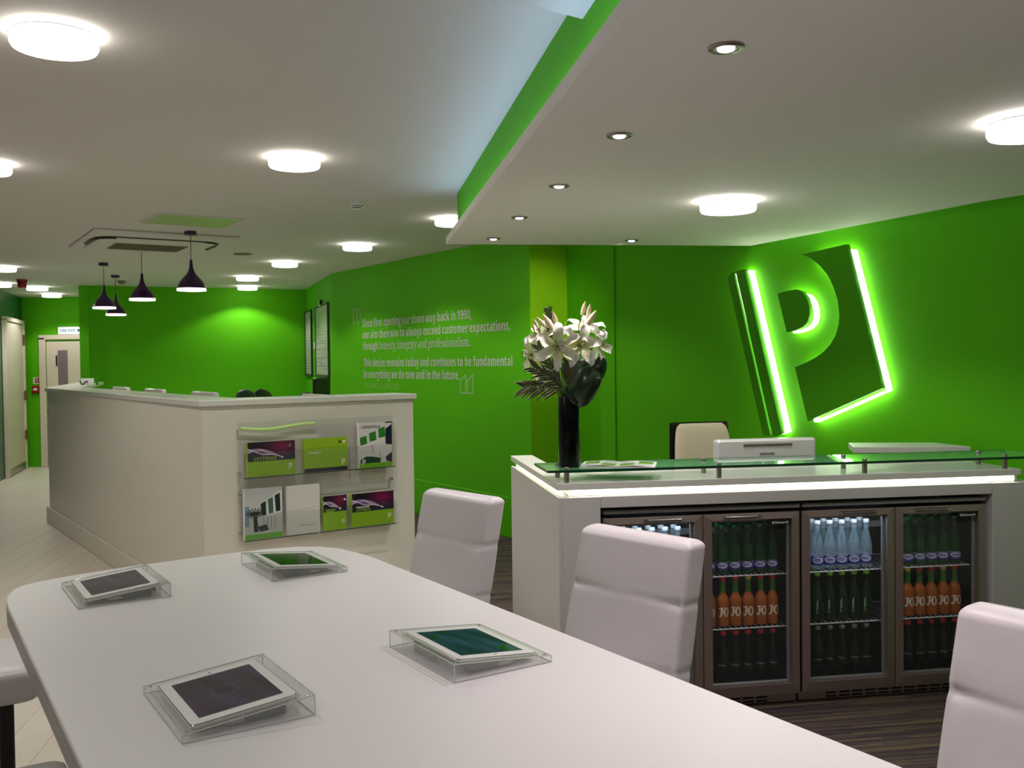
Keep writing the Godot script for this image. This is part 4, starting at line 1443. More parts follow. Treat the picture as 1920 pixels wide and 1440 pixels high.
# ---------------------------------------------------------------- bar with coolers
func bar_counter() -> void:
	var t := thing("bar_counter", "white bar counter with a glowing strip under its top, housing the bottle coolers", "bar counter", BAR)
	var U := 2.24
	var mb := MB.new()
	mb.bx(Vector3(0.1, 0.484, -0.18), Vector3(0.168, 0.966, 0.356), 0.002)
	part("end_post", mb, M.bar_white, t)
	mb = MB.new()
	mb.bx(Vector3(2.125, 0.484, -0.18), Vector3(0.205, 0.966, 0.356), 0.002)
	part("end_post", mb, M.bar_white, t)
	mb = MB.new()
	mb.bx(Vector3(1.103, 0.943, -0.18), Vector3(1.836, 0.05, 0.356), 0.002)
	part("header", mb, M.bar_white, t)
	mb = MB.new()
	mb.bx(Vector3(0.0085, 0.484, -0.648), Vector3(0.015, 0.966, 1.292), 0.002)
	part("side_panel", mb, M.bar_white, t)
	mb = MB.new()
	mb.bx(Vector3(0.065, 0.484, -0.825), Vector3(0.096, 0.962, 0.93), 0.002)
	part("return_wall", mb, M.bar_white, t)
	mb = MB.new()
	mb.bx(Vector3(1.115, 0.984, -0.19), Vector3(2.12, 0.03, 0.3), 0.002)
	mb.bx(Vector3(0.066, 0.984, -0.78), Vector3(0.05, 0.03, 0.94), 0.002)
	part("spacer", mb, M.bar_white, t)
	mb = MB.new()
	mb.bx(Vector3(1.1, 0.984, -0.03), Vector3(2.1, 0.026, 0.012), 0.003)
	mb.bx(Vector3(0.03, 0.984, -0.66), Vector3(0.012, 0.026, 1.2), 0.003)
	part("light_strip", mb, M.strip_glow, t)
	# top: front shelf with a narrow return
	mb = MB.new()
	mb.prism(I, [Vector2(-0.008, 0.012), Vector2(2.155, 0.012), Vector2(2.155, -0.36), Vector2(0.112, -0.36), Vector2(0.112, -1.24), Vector2(-0.008, -1.24)], 1.001, 1.03, 0.002)
	part("top_slab", mb, M.ledge_white, t)
	mb = MB.new()
	mb.bx(Vector3(1.16, 0.735, -0.62), Vector3(2.1, 0.03, 0.5), 0.003)
	part("work_surface", mb, M.ledge_white, t)
	mb = MB.new()
	mb.bx(Vector3(2.2, 0.36, -0.62), Vector3(0.03, 0.72, 0.5), 0.003)
	part("support", mb, M.bar_white, t)
	mb = MB.new()
	mb.bx(Vector3(1.1, 0.035, -0.5), Vector3(1.8, 0.06, 0.02), 0.002)
	part("rear_rail", mb, M.bar_white, t)
	var al := AreaLight3D.new()
	al.name = "bar_strip_light"
	al.area_size = Vector2(2.1, 0.024)
	al.light_energy = 0.1
	al.light_color = Color(1.0, 0.98, 0.88)
	al.shadow_enabled = true
	al.transform = BAR * Transform3D(Basis(Vector3.UP, PI), Vector3(1.1, 0.984, -0.02))
	add_child(al)
	# glass shelf on stand-offs
	var g := thing("glass_shelf", "thick green-edged glass shelf on steel stand-offs above the bar top", "glass shelf", BAR * at(0, 1.03, 0))
	mb = MB.new()
	mb.bx(Vector3(1.13, 0.051, -0.145), Vector3(2.35, 0.009, 0.308), 0.001)
	part("pane", mb, M.shelf_glass, g)
	mb = MB.new()
	mb.bx(Vector3(1.13, 0.051, 0.0105), Vector3(2.352, 0.0105, 0.0024), 0.0006)
	mb.bx(Vector3(-0.0462, 0.051, -0.145), Vector3(0.0024, 0.0105, 0.311), 0.0006)
	mb.bx(Vector3(1.13, 0.051, -0.3), Vector3(2.352, 0.0105, 0.0024), 0.0006)
	part("edge", mb, M.edge_green, g)
	for u in [0.04, 0.718, 1.4, 2.09]:
		for z in [0.0, -0.19]:
			mb = MB.new()
			mb.lathe(at(u, 0, z - 0.012), [Vector2(0, 0), Vector2(0.0115, 0), Vector2(0.0115, 0.046), Vector2(0, 0.046)], 18)
			part("stand_off", mb, M.steel, g)
			mb = MB.new()
			mb.lathe(at(u, 0.0556, z - 0.012), [Vector2(0, 0), Vector2(0.0105, 0), Vector2(0.0105, 0.009), Vector2(0.009, 0.011), Vector2(0, 0.011)], 18)
			part("cap", mb, M.steel, g)

func bottle_mesh_parts() -> Dictionary:
	# name -> maker of a bottle of 0.2 m or so
	var label_blue := img(256, 96, c8(86, 74, 176))
	label_blue.fill_rect(Rect2i(0, 70, 256, 26), c8(60, 50, 140))
	for k in 3:
		var cx := k * 128
		for a in 40:
			var an := a * TAU / 40
			dot(label_blue, Vector2(cx + cos(an) * 34, 42 + sin(an) * 24), 7, c8(224, 226, 232))
		for a in 9: dot(label_blue, Vector2(cx - 26 + a * 6.5, 44 + 3 * sin(a * 1.9)), 6, c8(196, 200, 224))
		stroke(label_blue, [Vector2(cx - 24, 34), Vector2(cx - 8, 50), Vector2(cx + 4, 32), Vector2(cx + 22, 50)], 2.5, c8(90, 80, 160))
	label_blue.fill_rect(Rect2i(0, 0, 256, 5), c8(214, 214, 226))
	var juice := img(256, 128, c8(172, 92, 30))
	for k in 3:
		var x0 := -58 + k * 128
		var J := func(px: float, py: float) -> Vector2: return Vector2(x0 + 58 + (px - 54) * 0.8, py)
		stroke(juice, [J.call(44, 24), J.call(40, 82), J.call(30, 98), J.call(18, 92)], 5, c8(238, 240, 230))
		stroke(juice, [J.call(24, 30), J.call(54, 24)], 4, c8(238, 240, 230))
		stroke(juice, [J.call(50, 46), J.call(58, 40), J.call(62, 50), J.call(52, 66), J.call(64, 66)], 2.5, c8(236, 238, 226))
		var ov := []
		for a in 25: ov.append(J.call(82 + cos(a * TAU / 24) * 17, 58 + sin(a * TAU / 24) * 34))
		stroke(juice, ov, 4.5, c8(238, 240, 230))
		stroke(juice, [J.call(10, 60), J.call(4, 84), J.call(16, 100)], 4, c8(110, 150, 60))
	var script := img(128, 128, c8(16, 40, 18))
	stroke(script, [Vector2(66, 8), Vector2(58, 40), Vector2(62, 60), Vector2(56, 88)], 3, c8(190, 214, 180))
	for k in 6: stroke(script, [Vector2(56, 26 + k * 10), Vector2(70, 22 + k * 10)], 2, c8(150, 190, 140))
	dot(script, Vector2(60, 106), 11, c8(90, 140, 60))
	var cola := img(128, 128, c8(15, 10, 10))
	stroke(cola, [Vector2(24, 70), Vector2(36, 56), Vector2(40, 74), Vector2(52, 60), Vector2(58, 74), Vector2(72, 50), Vector2(74, 76), Vector2(92, 62), Vector2(104, 70)], 4, c8(120, 116, 122))
	mat("cap_white", c8(232, 236, 240), 0.3)
	mat("cap_green", c8(40, 150, 90), 0.3)
	mat("cap_red", c8(190, 30, 30), 0.35)
	mat("cap_yellow", c8(200, 170, 40), 0.35)
	mat("cap_silver", c8(170, 172, 176), 0.3, 0.6)
	mat("cap_lime", c8(130, 200, 40), 0.35)
	mat("juice_body", c8(172, 92, 30), 0.08)
	mat("neck_green", c8(60, 116, 44), 0.25)
	mat("darkgreen_body", c8(16, 40, 18), 0.08)
	mat("cola_body", c8(15, 10, 10), 0.06)
	printed("label_blue", label_blue, 0.35)
	printed("label_juice", juice, 0.2)
	printed("label_script", script, 0.2)
	printed("label_cola", cola, 0.2)
	return {
		"water": {"body": "clear_bottle", "cap": "cap_white", "label": "label_blue", "ly": [0.02, 0.062], "round": TAU, "neck": "", "what": "clear water bottle with violet label"},
		"green": {"body": "green_bottle", "cap": "cap_green", "label": "label_blue", "ly": [0.02, 0.055], "round": TAU, "neck": "", "what": "green water bottle with violet label"},
		"juice": {"body": "juice_body", "cap": "cap_red", "label": "label_juice", "ly": [0.03, 0.1], "round": TAU, "neck": "neck_green", "what": "orange juice bottle with white print"},
		"cider": {"body": "darkgreen_body", "cap": "cap_lime", "label": "label_script", "ly": [0.03, 0.105], "round": 2.4, "neck": "", "what": "dark green bottle with upright script"},
		"cola": {"body": "cola_body", "cap": "cap_red", "label": "label_cola", "ly": [0.05, 0.1], "round": 2.4, "neck": "", "what": "dark cola bottle with red cap"},
		"dark": {"body": "cola_body", "cap": "cap_silver", "label": "label_cola", "ly": [0.05, 0.1], "round": 2.4, "neck": "", "what": "dark cola bottle with silver cap"},
	}

func make_bottle(d: Dictionary) -> Node3D:
	var t := thing("bottle", "x", "bottle", I)
	t.set_meta("base", "bottle")
	var r := 0.0282 if d.what.begins_with("orange") else 0.0272
	var mb := MB.new()
	var prof := [[0, 0.004], [r - 0.006, 0.0], [r - 0.001, 0.003], [r, 0.008], [r, 0.1], [r - 0.002, 0.115], [r - 0.008, 0.142], [0.0125, 0.172], [0.0105, 0.2], [0.0115, 0.205], [0.0115, 0.211], [0, 0.211]]
	if d.neck: prof = [[0, 0.004], [r - 0.006, 0.0], [r - 0.001, 0.003], [r, 0.008], [r, 0.112], [r - 0.001, 0.122], [r - 0.006, 0.134], [0.0155, 0.144], [0.0135, 0.156], [0.0125, 0.2], [0.0125, 0.211], [0, 0.211]]
	var pv := []
	for q in prof: pv.append(Vector2(q[0], q[1]))
	mb.lathe(I, pv, 20)
	part("glass_body", mb, M[d.body], t)
	mb = MB.new()
	mb.lathe(I, [Vector2(0.0125, 0.205), Vector2(0.0142, 0.207), Vector2(0.0142, 0.22), Vector2(0.0125, 0.223), Vector2(0, 0.223)], 16)
	part("cap", mb, M[d.cap], t)
	if d.neck:
		mb = MB.new()
		mb.lathe(I, [Vector2(0.0145, 0.152), Vector2(0.0137, 0.158), Vector2(0.0134, 0.204)], 16)
		part("neck_foil", mb, M[d.neck], t)
	mb = MB.new()
	var k := mb.v.size()
	var seg := 20
	var y0: float = d.ly[0]
	var y1: float = d.ly[1]
	for s in seg + 1:
		var f := float(s) / seg
		var a: float = (f - 0.5) * d.round
		var n := Vector3(sin(a), 0, cos(a))
		mb.vert(n * (r + 0.0006) + Vector3.UP * y1, n, Vector2(f, 0))
		mb.vert(n * (r + 0.0006) + Vector3.UP * y0, n, Vector2(f, 1))
	for s in seg:
		mb.tri(k + s * 2, k + s * 2 + 2, k + s * 2 + 1)
		mb.tri(k + s * 2 + 1, k + s * 2 + 2, k + s * 2 + 3)
	part("label", mb, M[d.label], t)
	return t

func coolers() -> void:
	var names := ["steel double-door bottle cooler under the vase end of the bar", "steel double-door bottle cooler under the far end of the bar"]
	var xs := [0.2, 1.108]
	for c in 2:
		var t := thing("bottle_cooler", names[c], "bottle cooler", BAR * at(xs[c], 0, -0.03), "pair of coolers in the bar")
		var W := 0.902
		var mb := MB.new()
		# carcass: sides, back, roof, base, divider
		mb.bx(Vector3(0.012, 0.48, -0.27), Vector3(0.024, 0.84, 0.44))
		mb.bx(Vector3(W - 0.012, 0.48, -0.27), Vector3(0.024, 0.84, 0.44))
		mb.bx(Vector3(W / 2, 0.48, -0.485), Vector3(W, 0.84, 0.02))
		mb.bx(Vector3(W / 2, 0.878, -0.27), Vector3(W, 0.04, 0.44))
		mb.bx(Vector3(W / 2, 0.075, -0.27), Vector3(W, 0.03, 0.44))
		part("cabinet", mb, M.dark_interior, t)
		mb = MB.new()
		mb.bx(Vector3(W / 2, 0.893, -0.02), Vector3(W - 0.004, 0.018, 0.05), 0.003)
		part("top_trim", mb, M.grey_trim, t)
		mb = MB.new()
		mb.bx(Vector3(W / 2, 0.022, -0.06), Vector3(W - 0.004, 0.04, 0.03), 0.003)
		part("kick_plate", mb, M.brushed, t)
		for k in 10:
			for r in 2:
				mb = MB.new()
				mb.bx(Vector3(0.16 + k * 0.064, 0.014 + r * 0.016, -0.0445), Vector3(0.05, 0.008, 0.002))
				part("vent_slot", mb, M.ink, t)
		for s in 2:
			var y: float = [0.335, 0.573][s]
			mb = MB.new()
			for e in [-0.08, -0.4]:
				mb.tube([Vector3(0.03, y, e), Vector3(W - 0.03, y, e)], 0.0035, 6)
			for k in 34:
				mb.tube([Vector3(0.04 + k * 0.0249, y + 0.002, -0.08), Vector3(0.04 + k * 0.0249, y + 0.002, -0.4)], 0.0016, 4)
			part("wire_shelf", mb, M.white_wire, t)
		mb = MB.new()
		mb.tube([Vector3(0.05, 0.848, -0.065), Vector3(0.42, 0.848, -0.065)], 0.007, 8)
		part("light_tube", mb, M.cooler_glow, t)
		for dd in 2:
			var x: float = 0.003 + dd * 0.45
			var dr := Node3D.new()
			dr.name = numbered("door", t)
			t.add_child(dr, true)
			dr.position = Vector3(x, 0, 0)
			var w := 0.446
			var y0 := 0.053
			var y1 := 0.868
			# mitred frame: four bars with sloped inner faces
			var oo := [Vector2(0, y0), Vector2(w, y0), Vector2(w, y1), Vector2(0, y1)]
			var f := 0.037
			var ii := [Vector2(f, y0 + f + 0.008), Vector2(w - f, y0 + f + 0.008), Vector2(w - f, y1 - f + 0.008), Vector2(f, y1 - f + 0.008)]
			mb = MB.new()
			for k in 4:
				var k2 := (k + 1) % 4
				var a: Vector2 = oo[k]
				var b: Vector2 = oo[k2]
				var cc: Vector2 = ii[k2]
				var dq: Vector2 = ii[k]
				var out := Vector3((a.x + b.x) * 0.5 - w * 0.5, (a.y + b.y) * 0.5 - 0.46, 0)
				mb.face([Vector3(a.x, a.y, -0.004), Vector3(b.x, b.y, -0.004), Vector3(cc.x, cc.y, 0.0), Vector3(dq.x, dq.y, 0.0)], Vector3.BACK)
				mb.face([Vector3(a.x, a.y, -0.04), Vector3(b.x, b.y, -0.04), Vector3(b.x, b.y, -0.004), Vector3(a.x, a.y, -0.004)], out)
				mb.face([Vector3(dq.x, dq.y, -0.04), Vector3(cc.x, cc.y, -0.04), Vector3(cc.x, cc.y, 0.0), Vector3(dq.x, dq.y, 0.0)], -out)
				mb.face([Vector3(a.x, a.y, -0.04), Vector3(b.x, b.y, -0.04), Vector3(cc.x, cc.y, -0.04), Vector3(dq.x, dq.y, -0.04)], Vector3.FORWARD)
			part("door_frame", mb, M.brushed, dr)
			mb = MB.new()
			mb.bx(Vector3(w / 2, 0.46, -0.02), Vector3(w - 2 * f + 0.006, y1 - y0 - 2 * f + 0.006, 0.004))
			part("pane", mb, M.door_glass, dr)
			mb = MB.new()
			for k in 4:
				var a: Vector2 = ii[k]
				var b: Vector2 = ii[(k + 1) % 4]
				var m := (a + b) * 0.5
				var horiz := absf(a.y - b.y) < 0.001
				var inw := (Vector2(w / 2, 0.46) - m).normalized() * 0.006
				mb.bx(Vector3(m.x + (0.0 if horiz else inw.x), m.y + (inw.y if horiz else 0.0), -0.03), Vector3(absf(a.x - b.x) + 0.012 if horiz else 0.012, 0.012 if horiz else absf(a.y - b.y), 0.014), 0.002)
			part("gasket", mb, M.grey_trim, dr)
			mb = MB.new()
			var hx := 0.27 if dd == 0 else 0.17
			mb.tube([Vector3(hx - 0.075, y1 - 0.014, 0.012), Vector3(hx + 0.075, y1 - 0.014, 0.012)], 0.007, 10)
			mb.bx(Vector3(hx - 0.07, y1 - 0.014, 0.004), Vector3(0.012, 0.012, 0.014))
			mb.bx(Vector3(hx + 0.07, y1 - 0.014, 0.004), Vector3(0.012, 0.012, 0.014))
			part("handle", mb, M.chrome, dr)
			mb = MB.new()
			var lx := 0.188 if dd == 0 else 0.262
			mb.lathe(Transform3D(Basis(Vector3.RIGHT, PI / 2), Vector3(lx, y1 - 0.016, -0.002)), [Vector2(0, 0.008), Vector2(0.008, 0.008), Vector2(0.01, 0.004), Vector2(0.01, 0)], 14)
			part("lock", mb, M.chrome, dr)
			if dd == 1:
				mb = MB.new()
				mb.bx(Vector3(0.352, y1 - 0.045, 0.002), Vector3(0.1, 0.02, 0.006), 0.002)
				part("badge", mb, M.black_plastic, dr)
				lettering("badge_print", "Blizzard", 0.0095, 0.075, M.print_white, dr, at(0.314, y1 - 0.05, 0.0055), true, false, 0.0, 0.0006)
		var al := AreaLight3D.new()
		al.name = "cooler_light_%d" % c
		al.area_size = Vector2(0.4, 0.03)
		al.light_energy = 0.04
		al.light_color = Color(0.82, 0.91, 1.0)
		al.shadow_enabled = true
		al.transform = BAR * Transform3D(Basis(Vector3.RIGHT, -PI / 2 - 0.3), Vector3(xs[c] + 0.235, 0.838, -0.03 - 0.075))
		add_child(al)
	# bottles
	var kinds := bottle_mesh_parts()
	var first := {}
	var ords := ["first", "second", "third", "fourth", "fifth", "sixth"]
	var rown := ["front", "rear"]
	var fill := [
		[["water", 0, 2]],
		[["green", 0, 2], ["juice", 1, 1], ["cola", 2, 1]],
		[["water", 0, 2], ["cider", 1, 1], ["dark", 2, 1]],
		[["green", 0, 2], ["juice", 1, 1], ["cola", 2, 1]],
	]
	var yy := [0.5775, 0.3395, 0.0905]
	var shelfn := ["top", "middle", "bottom"]
	for dd in 4:
		var cx: float = 0.2 + 0.003 + (dd % 2) * 0.45 + (dd / 2) * 0.908
		for f in fill[dd]:
			var d: Dictionary = kinds[f[0]]
			for row in f[2]:
				for k in 6:
					var jitter := rng.randf_range(-0.0012, 0.0012)
					var pos := BAR * at(cx + 0.073 + k * 0.0602 + jitter, yy[f[1]], -0.03 - 0.125 - row * 0.062, rng.randf_range(-0.62, -0.3))
					var label := "%s, %s from the vase, %s row, %s shelf, %s door" % [d.what, ords[k], rown[row], shelfn[f[1]], ords[dd]]
					var grp := "%ss on the %s shelf behind the %s cooler door" % [d.what, shelfn[f[1]], ords[dd]]
					if not first.has(f[0]):
						first[f[0]] = make_bottle(d)
						first[f[0]].transform = pos
						first[f[0]].set_meta("label", label)
						first[f[0]].set_meta("group", grp)
					else:
						var o := copy(first[f[0]], label, pos, grp)
						if f[0] == "juice" and (k + dd) % 3 == 1:
							(o.get_node("cap") as MeshInstance3D).material_override = M.cap_yellow

# ---------------------------------------------------------------- on and behind the bar
func bar_top() -> void:
	var G := 1.0856
	var mg := thing("magazine", "open magazine with green and white pages lying on the glass shelf beside the vase", "magazine", BAR * at(0.3, G, -0.13, -0.35))
	var im := img(128, 96, c8(228, 230, 222))
	im.fill_rect(Rect2i(70, 10, 50, 40), c8(96, 150, 40))
	im.fill_rect(Rect2i(8, 50, 48, 36), c8(120, 170, 60))
	for k in 6: im.fill_rect(Rect2i(8, 10 + k * 6, 46, 2), c8(150, 150, 146))
	for k in 5: im.fill_rect(Rect2i(70, 58 + k * 6, 46, 2), c8(150, 150, 146))
	var pg := printed("magazine_pages", im, 0.3)
	for s in [-1.0, 1.0]:
		var mb := MB.new()
		mb.grid(10, 2, func(u: float, w: float) -> Vector3: return Vector3(s * u * 0.16, 0.0045 + 0.007 * sin(u * PI) * (1.0 - u * 0.6), (w - 0.5) * 0.21))
		part("open_page", mb, pg, mg)
	var mb := MB.new()
	mb.bx(Vector3(0, 0.0022, 0), Vector3(0.325, 0.004, 0.212), 0.001)
	part("cover", mb, M.paper_edge, mg)
	# all-in-one monitor with its back to the room
	var dp := thing("counter_monitor", "white monitor back with grey vent slot and maker's lettering behind the bar", "monitor", BAR * at(1.2, 0, -0.63, 0.0))
	mb = MB.new()
	mb.prism(Transform3D(Basis(Vector3(1, 0, 0), Vector3(0, cos(1.25), sin(1.25)), Vector3(0, sin(1.25), -cos(1.25))) if false else Basis(Vector3(1, 0, 0), Vector3(0, 0, 1), Vector3(0, 1, 0)), Vector3(0, 0, 0)), rrect(-0.266, 0.266, 1.02, 1.143, 0.018), -0.03, 0.03, 0.012)
	part("housing", mb, M.white_gloss, dp)
	mb = MB.new()
	mb.bx(Vector3(0, 1.017, 0.012), Vector3(0.54, 0.012, 0.05), 0.005)
	part("lower_lip", mb, M.white_gloss, dp)
	mb = MB.new()
	mb.bx(Vector3(0.005, 1.112, 0.031), Vector3(0.26, 0.014, 0.003), 0.001)
	part("vent_slot", mb, M.grey_panel, dp)
	lettering("print", "SAMSUNG", 0.011, 0.078, M.ink, dp, at(0.0, 1.062, 0.0308), true, false, 0.0, 0.0008, true)
	mb = MB.new()
	for s in [-0.05, 0.05]:
		mb.bx(Vector3(s, 0.89, 0.0), Vector3(0.03, 0.27, 0.02), 0.004)
	part("stand_leg", mb, M.grey_trim, dp)
	mb = MB.new()
	mb.prism(I, rrect(-0.13, 0.13, -0.08, 0.08, 0.03), 0.7505, 0.764, 0.003)
	part("stand_foot", mb, M.white_gloss, dp)
	# cream office chair
	var c := thing("desk_chair", "cream office chair with a black back shell behind the white monitor", "chair", BAR * at(1.12, 0, -1.2, 0.1))
	mb = MB.new()
	mb.grid(40, 30, func(u: float, w: float) -> Vector3:
		var a := u * TAU
		var q := pow(maxf(0.0, 1.0 - pow(absf(w * 2.0 - 1.0), 6.0)), 0.5)
		var x := signf(cos(a)) * pow(absf(cos(a)), 0.5) * (0.205 - 0.04 * w) * (0.8 + 0.2 * q)
		return Vector3(x, 0.62 + 0.56 * w, sin(a) * 0.035 * maxf(q, 0.02) - 0.05 - 0.07 * w + x * x * 0.9), null, true)
	part("backrest", mb, M.cream_fabric, c)
	mb = MB.new()
	mb.grid(14, 14, func(u: float, w: float) -> Vector3:
		var x := (u - 0.5) * 2.0 * (0.222 - 0.04 * w)
		return Vector3(x, 0.66 + 0.525 * w, -0.09 - 0.075 * w + x * x * 0.9))
	part("back_shell", mb, M.black_plastic, c)
	mb = MB.new()
	mb.prism(I, rrect(-0.24, 0.24, -0.04, 0.44, 0.07), 0.46, 0.55, 0.025)
	part("seat", mb, M.cream_fabric, c)
	for s in [-1.0, 1.0]:
		mb = MB.new()
		mb.tube([Vector3(s * 0.24, 0.5, 0.2), Vector3(s * 0.3, 0.56, 0.2), Vector3(s * 0.3, 0.7, 0.18)], 0.016, 8)
		mb.bx(Vector3(s * 0.3, 0.71, 0.18), Vector3(0.06, 0.03, 0.26), 0.012)
		part("armrest", mb, M.black_plastic, c)
	mb = MB.new()
	mb.tube([Vector3(0, 0.7, -0.12), Vector3(0, 0.5, -0.1), Vector3(0, 0.47, 0.1)], 0.022, 8)
	part("back_bar", mb, M.black_plastic, c)
	mb = MB.new()
	mb.tube([Vector3(0, 0.1, 0.18), Vector3(0, 0.47, 0.18)], 0.028, 10)
	part("column", mb, M.steel, c)
	for s in 5:
		mb = MB.new()
		var d := Vector3(sin(s * TAU / 5), 0, cos(s * TAU / 5))
		mb.tube([Vector3(0, 0.11, 0.18), Vector3(0, 0.07, 0.18) + d * 0.28], [0.022, 0.014], 8)
		part("foot", mb, M.black_plastic, c)
	# ledge on the far side
	var sc := thing("side_counter", "white side counter end beside the green wall behind the bar", "side counter", BAR * at(0, 0, 0))
	mb = MB.new()
	mb.prism(I, [Vector2(1.68, -0.62), Vector2(2.24, -0.48), Vector2(2.2, -0.74), Vector2(1.78, -0.86)], 1.055, 1.088, 0.003)
	part("top_board", mb, M.ledge_white, sc)
	mb = MB.new()
	mb.prism(I, [Vector2(1.8, -0.66), Vector2(2.16, -0.56), Vector2(2.13, -0.7), Vector2(1.84, -0.79)], 0.7505, 1.054, 0.003)
	part("pedestal", mb, M.bar_white, sc)

func flowers() -> void:
	var O := Vector3(0.247, 1.0857, -4.185)
	var v := thing("vase", "tall black glossy cylinder vase standing on the glass shelf", "vase", at(O.x, O.y, O.z))
	var mb := MB.new()
	mb.lathe(I, [Vector2(0, 0), Vector2(0.044, 0), Vector2(0.047, 0.004), Vector2(0.0475, 0.306), Vector2(0.046, 0.308), Vector2(0.044, 0.304), Vector2(0.043, 0.05), Vector2(0, 0.045)], 36)
	part("cylinder", mb, M.vase_black, v)
	mb = MB.new()
	mb.lathe(at(0, 0.25, 0), [Vector2(0, 0.02), Vector2(0.042, 0.02), Vector2(0.042, 0)], 20)
	part("water_surface", mb, M.black_plastic, v)
	# lilies: centre, facing, roll, size, label
	var li := [
		[Vector3(-0.05, 0.524, 0.1), Vector3(-0.05, 0.08, 1), 0.5, 0.088, "large open white lily facing the viewer in the middle of the bouquet"],
		[Vector3(0.043, 0.53, 0.085), Vector3(0.15, 0.2, 1), 0.1, 0.085, "open white lily facing the viewer beside the largest one"],
		[Vector3(-0.12, 0.572, 0.02), Vector3(-0.5, 0.45, 0.75), 0.3, 0.075, "white lily under the cream buds turned upwards"],
		[Vector3(-0.165, 0.49, 0.01), Vector3(-0.9, -0.1, 0.5), 0.9, 0.08, "white lily with a drooping petal at the outer side above the fronds"],
		[Vector3(0.075, 0.612, -0.02), Vector3(0.1, 0.75, 0.55), 0.2, 0.085, "white lily at the top of the bouquet below the tall buds"],
		[Vector3(0.135, 0.532, 0.02), Vector3(0.75, 0.1, 0.7), 0.75, 0.082, "white lily turned towards the lit letter at the bouquet's side"],
		[Vector3(-0.11, 0.41, 0.0), Vector3(-0.6, -0.3, 0.8), 0.4, 0.055, "small white lily low among the striped fronds"],
	]
	var mouth := Vector3(0, 0.3, 0)
	for k in li.size():
		var l: Array = li[k]
		var f: Vector3 = l[1].normalized()
		var x := f.cross(Vector3.UP).normalized()
		var b := Basis(-x, f.cross(-x) * 1.0, f)
		b = Basis(-x, f.cross(-x).normalized(), f).orthonormalized()
		var t := thing("lily", l[4], "flower", Transform3D(b * Basis(Vector3.BACK, l[2]), O + l[0]), "white lilies in the vase")
		var S: float = l[3]
		for p in 6:
			var ang := TAU * p / 6.0
			var w0 := 0.36 if p % 2 else 0.27
			var rec := rng.randf_range(0.7, 1.25)
			var wav := rng.randf_range(0.0, 6.0)
			mb = MB.new()
			mb.grid(14, 8, func(u: float, w: float) -> Vector3:
				var s := (w - 0.5) * 2.0
				var wid := S * w0 * pow(clampf(u, 0.001, 1.0), 0.55) * pow(clampf(1.0 - u, 0.0, 1.0), 0.8) * 1.75 + 0.0008
				var r := S * 1.22 * sin(u * 1.45) / sin(1.45)
				var z := S * (0.5 * u - 0.75 * rec * u * u * u + 0.09 * s * s * (1.0 - u) - 0.07 * sin(u * 11.0 + wav) * s * u) - S * 0.2
				var y := s * wid
				return Vector3(cos(ang) * r - sin(ang) * y, sin(ang) * r + cos(ang) * y, z + 0.003 * (p % 2)),
				func(u: float, w: float) -> Color:
					var s := absf(w - 0.5) * 2.0
					var g := clampf(1.0 - u * 1.7, 0.0, 1.0)
					var col := Color(0.95, 0.94, 0.92).lerp(Color(0.6, 0.68, 0.08), g * 0.85)
					return col.lerp(Color(0.66, 0.7, 0.34), clampf(0.5 - s * 2.0, 0.0, 0.5) * (1.0 - u)))
			part("petal", mb, M.petal_white, t)
		for p in 6:
			mb = MB.new()
			var ang := TAU * (p + 0.5) / 6.0
			var tip := Vector3(cos(ang) * S * 0.22, sin(ang) * S * 0.22, S * 0.42)
			mb.tube([Vector3(0, 0, -S * 0.15), tip * 0.6, tip], 0.0009, 5)
			mb.tube([tip + Vector3(-sin(ang), cos(ang), 0) * 0.004, tip - Vector3(-sin(ang), cos(ang), 0) * 0.004], 0.0017, 6)
			part("stamen", mb, M.stem_green, t)
		var inv := t.transform.affine_inverse()
		mb = MB.new()
		var m0: Vector3 = inv * (O + mouth + Vector3(l[0].x * 0.12, -0.03, l[0].z * 0.15))
		var m1: Vector3 = inv * (O + mouth + Vector3(l[0].x * 0.35, 0.1, l[0].z * 0.3))
		mb.tube([m0, m1, Vector3(0, 0, -S * 0.5), Vector3(0, 0, -S * 0.16)], [0.003, 0.003, 0.003, 0.006], 6)
		part("stem", mb, M.stem_green, t)
	# buds: tip and base
	var bd := [
		[Vector3(0.0772, 0.72, 0.0), Vector3(0.06, 0.66, 0.0), "pale lily bud, the tallest in the bouquet"],
		[Vector3(0.0972, 0.708, 0.01), Vector3(0.083, 0.648, 0.01), "pale lily bud just beside the tallest one"],
		[Vector3(0.1216, 0.678, 0.03), Vector3(0.068, 0.6, 0.03), "long pale lily bud slanting outwards below the tallest pair"],
		[Vector3(-0.0677, 0.679, 0.0), Vector3(-0.0474, 0.616, 0.0), "pale lily bud standing alone above the largest lily"],
		[Vector3(-0.11, 0.665, 0.02), Vector3(-0.06, 0.59, 0.03), "long pale lily bud slanting over the upturned lily"],
		[Vector3(-0.137, 0.652, 0.03), Vector3(-0.098, 0.61, 0.03), "short pale lily bud, second from the outer side"],
		[Vector3(-0.149, 0.646, 0.0), Vector3(-0.13, 0.606, 0.0), "short pale lily bud behind its neighbours at the outer side"],
		[Vector3(-0.155, 0.625, 0.02), Vector3(-0.146, 0.59, 0.02), "smallest pale lily bud at the outer edge of the bouquet"],
	]
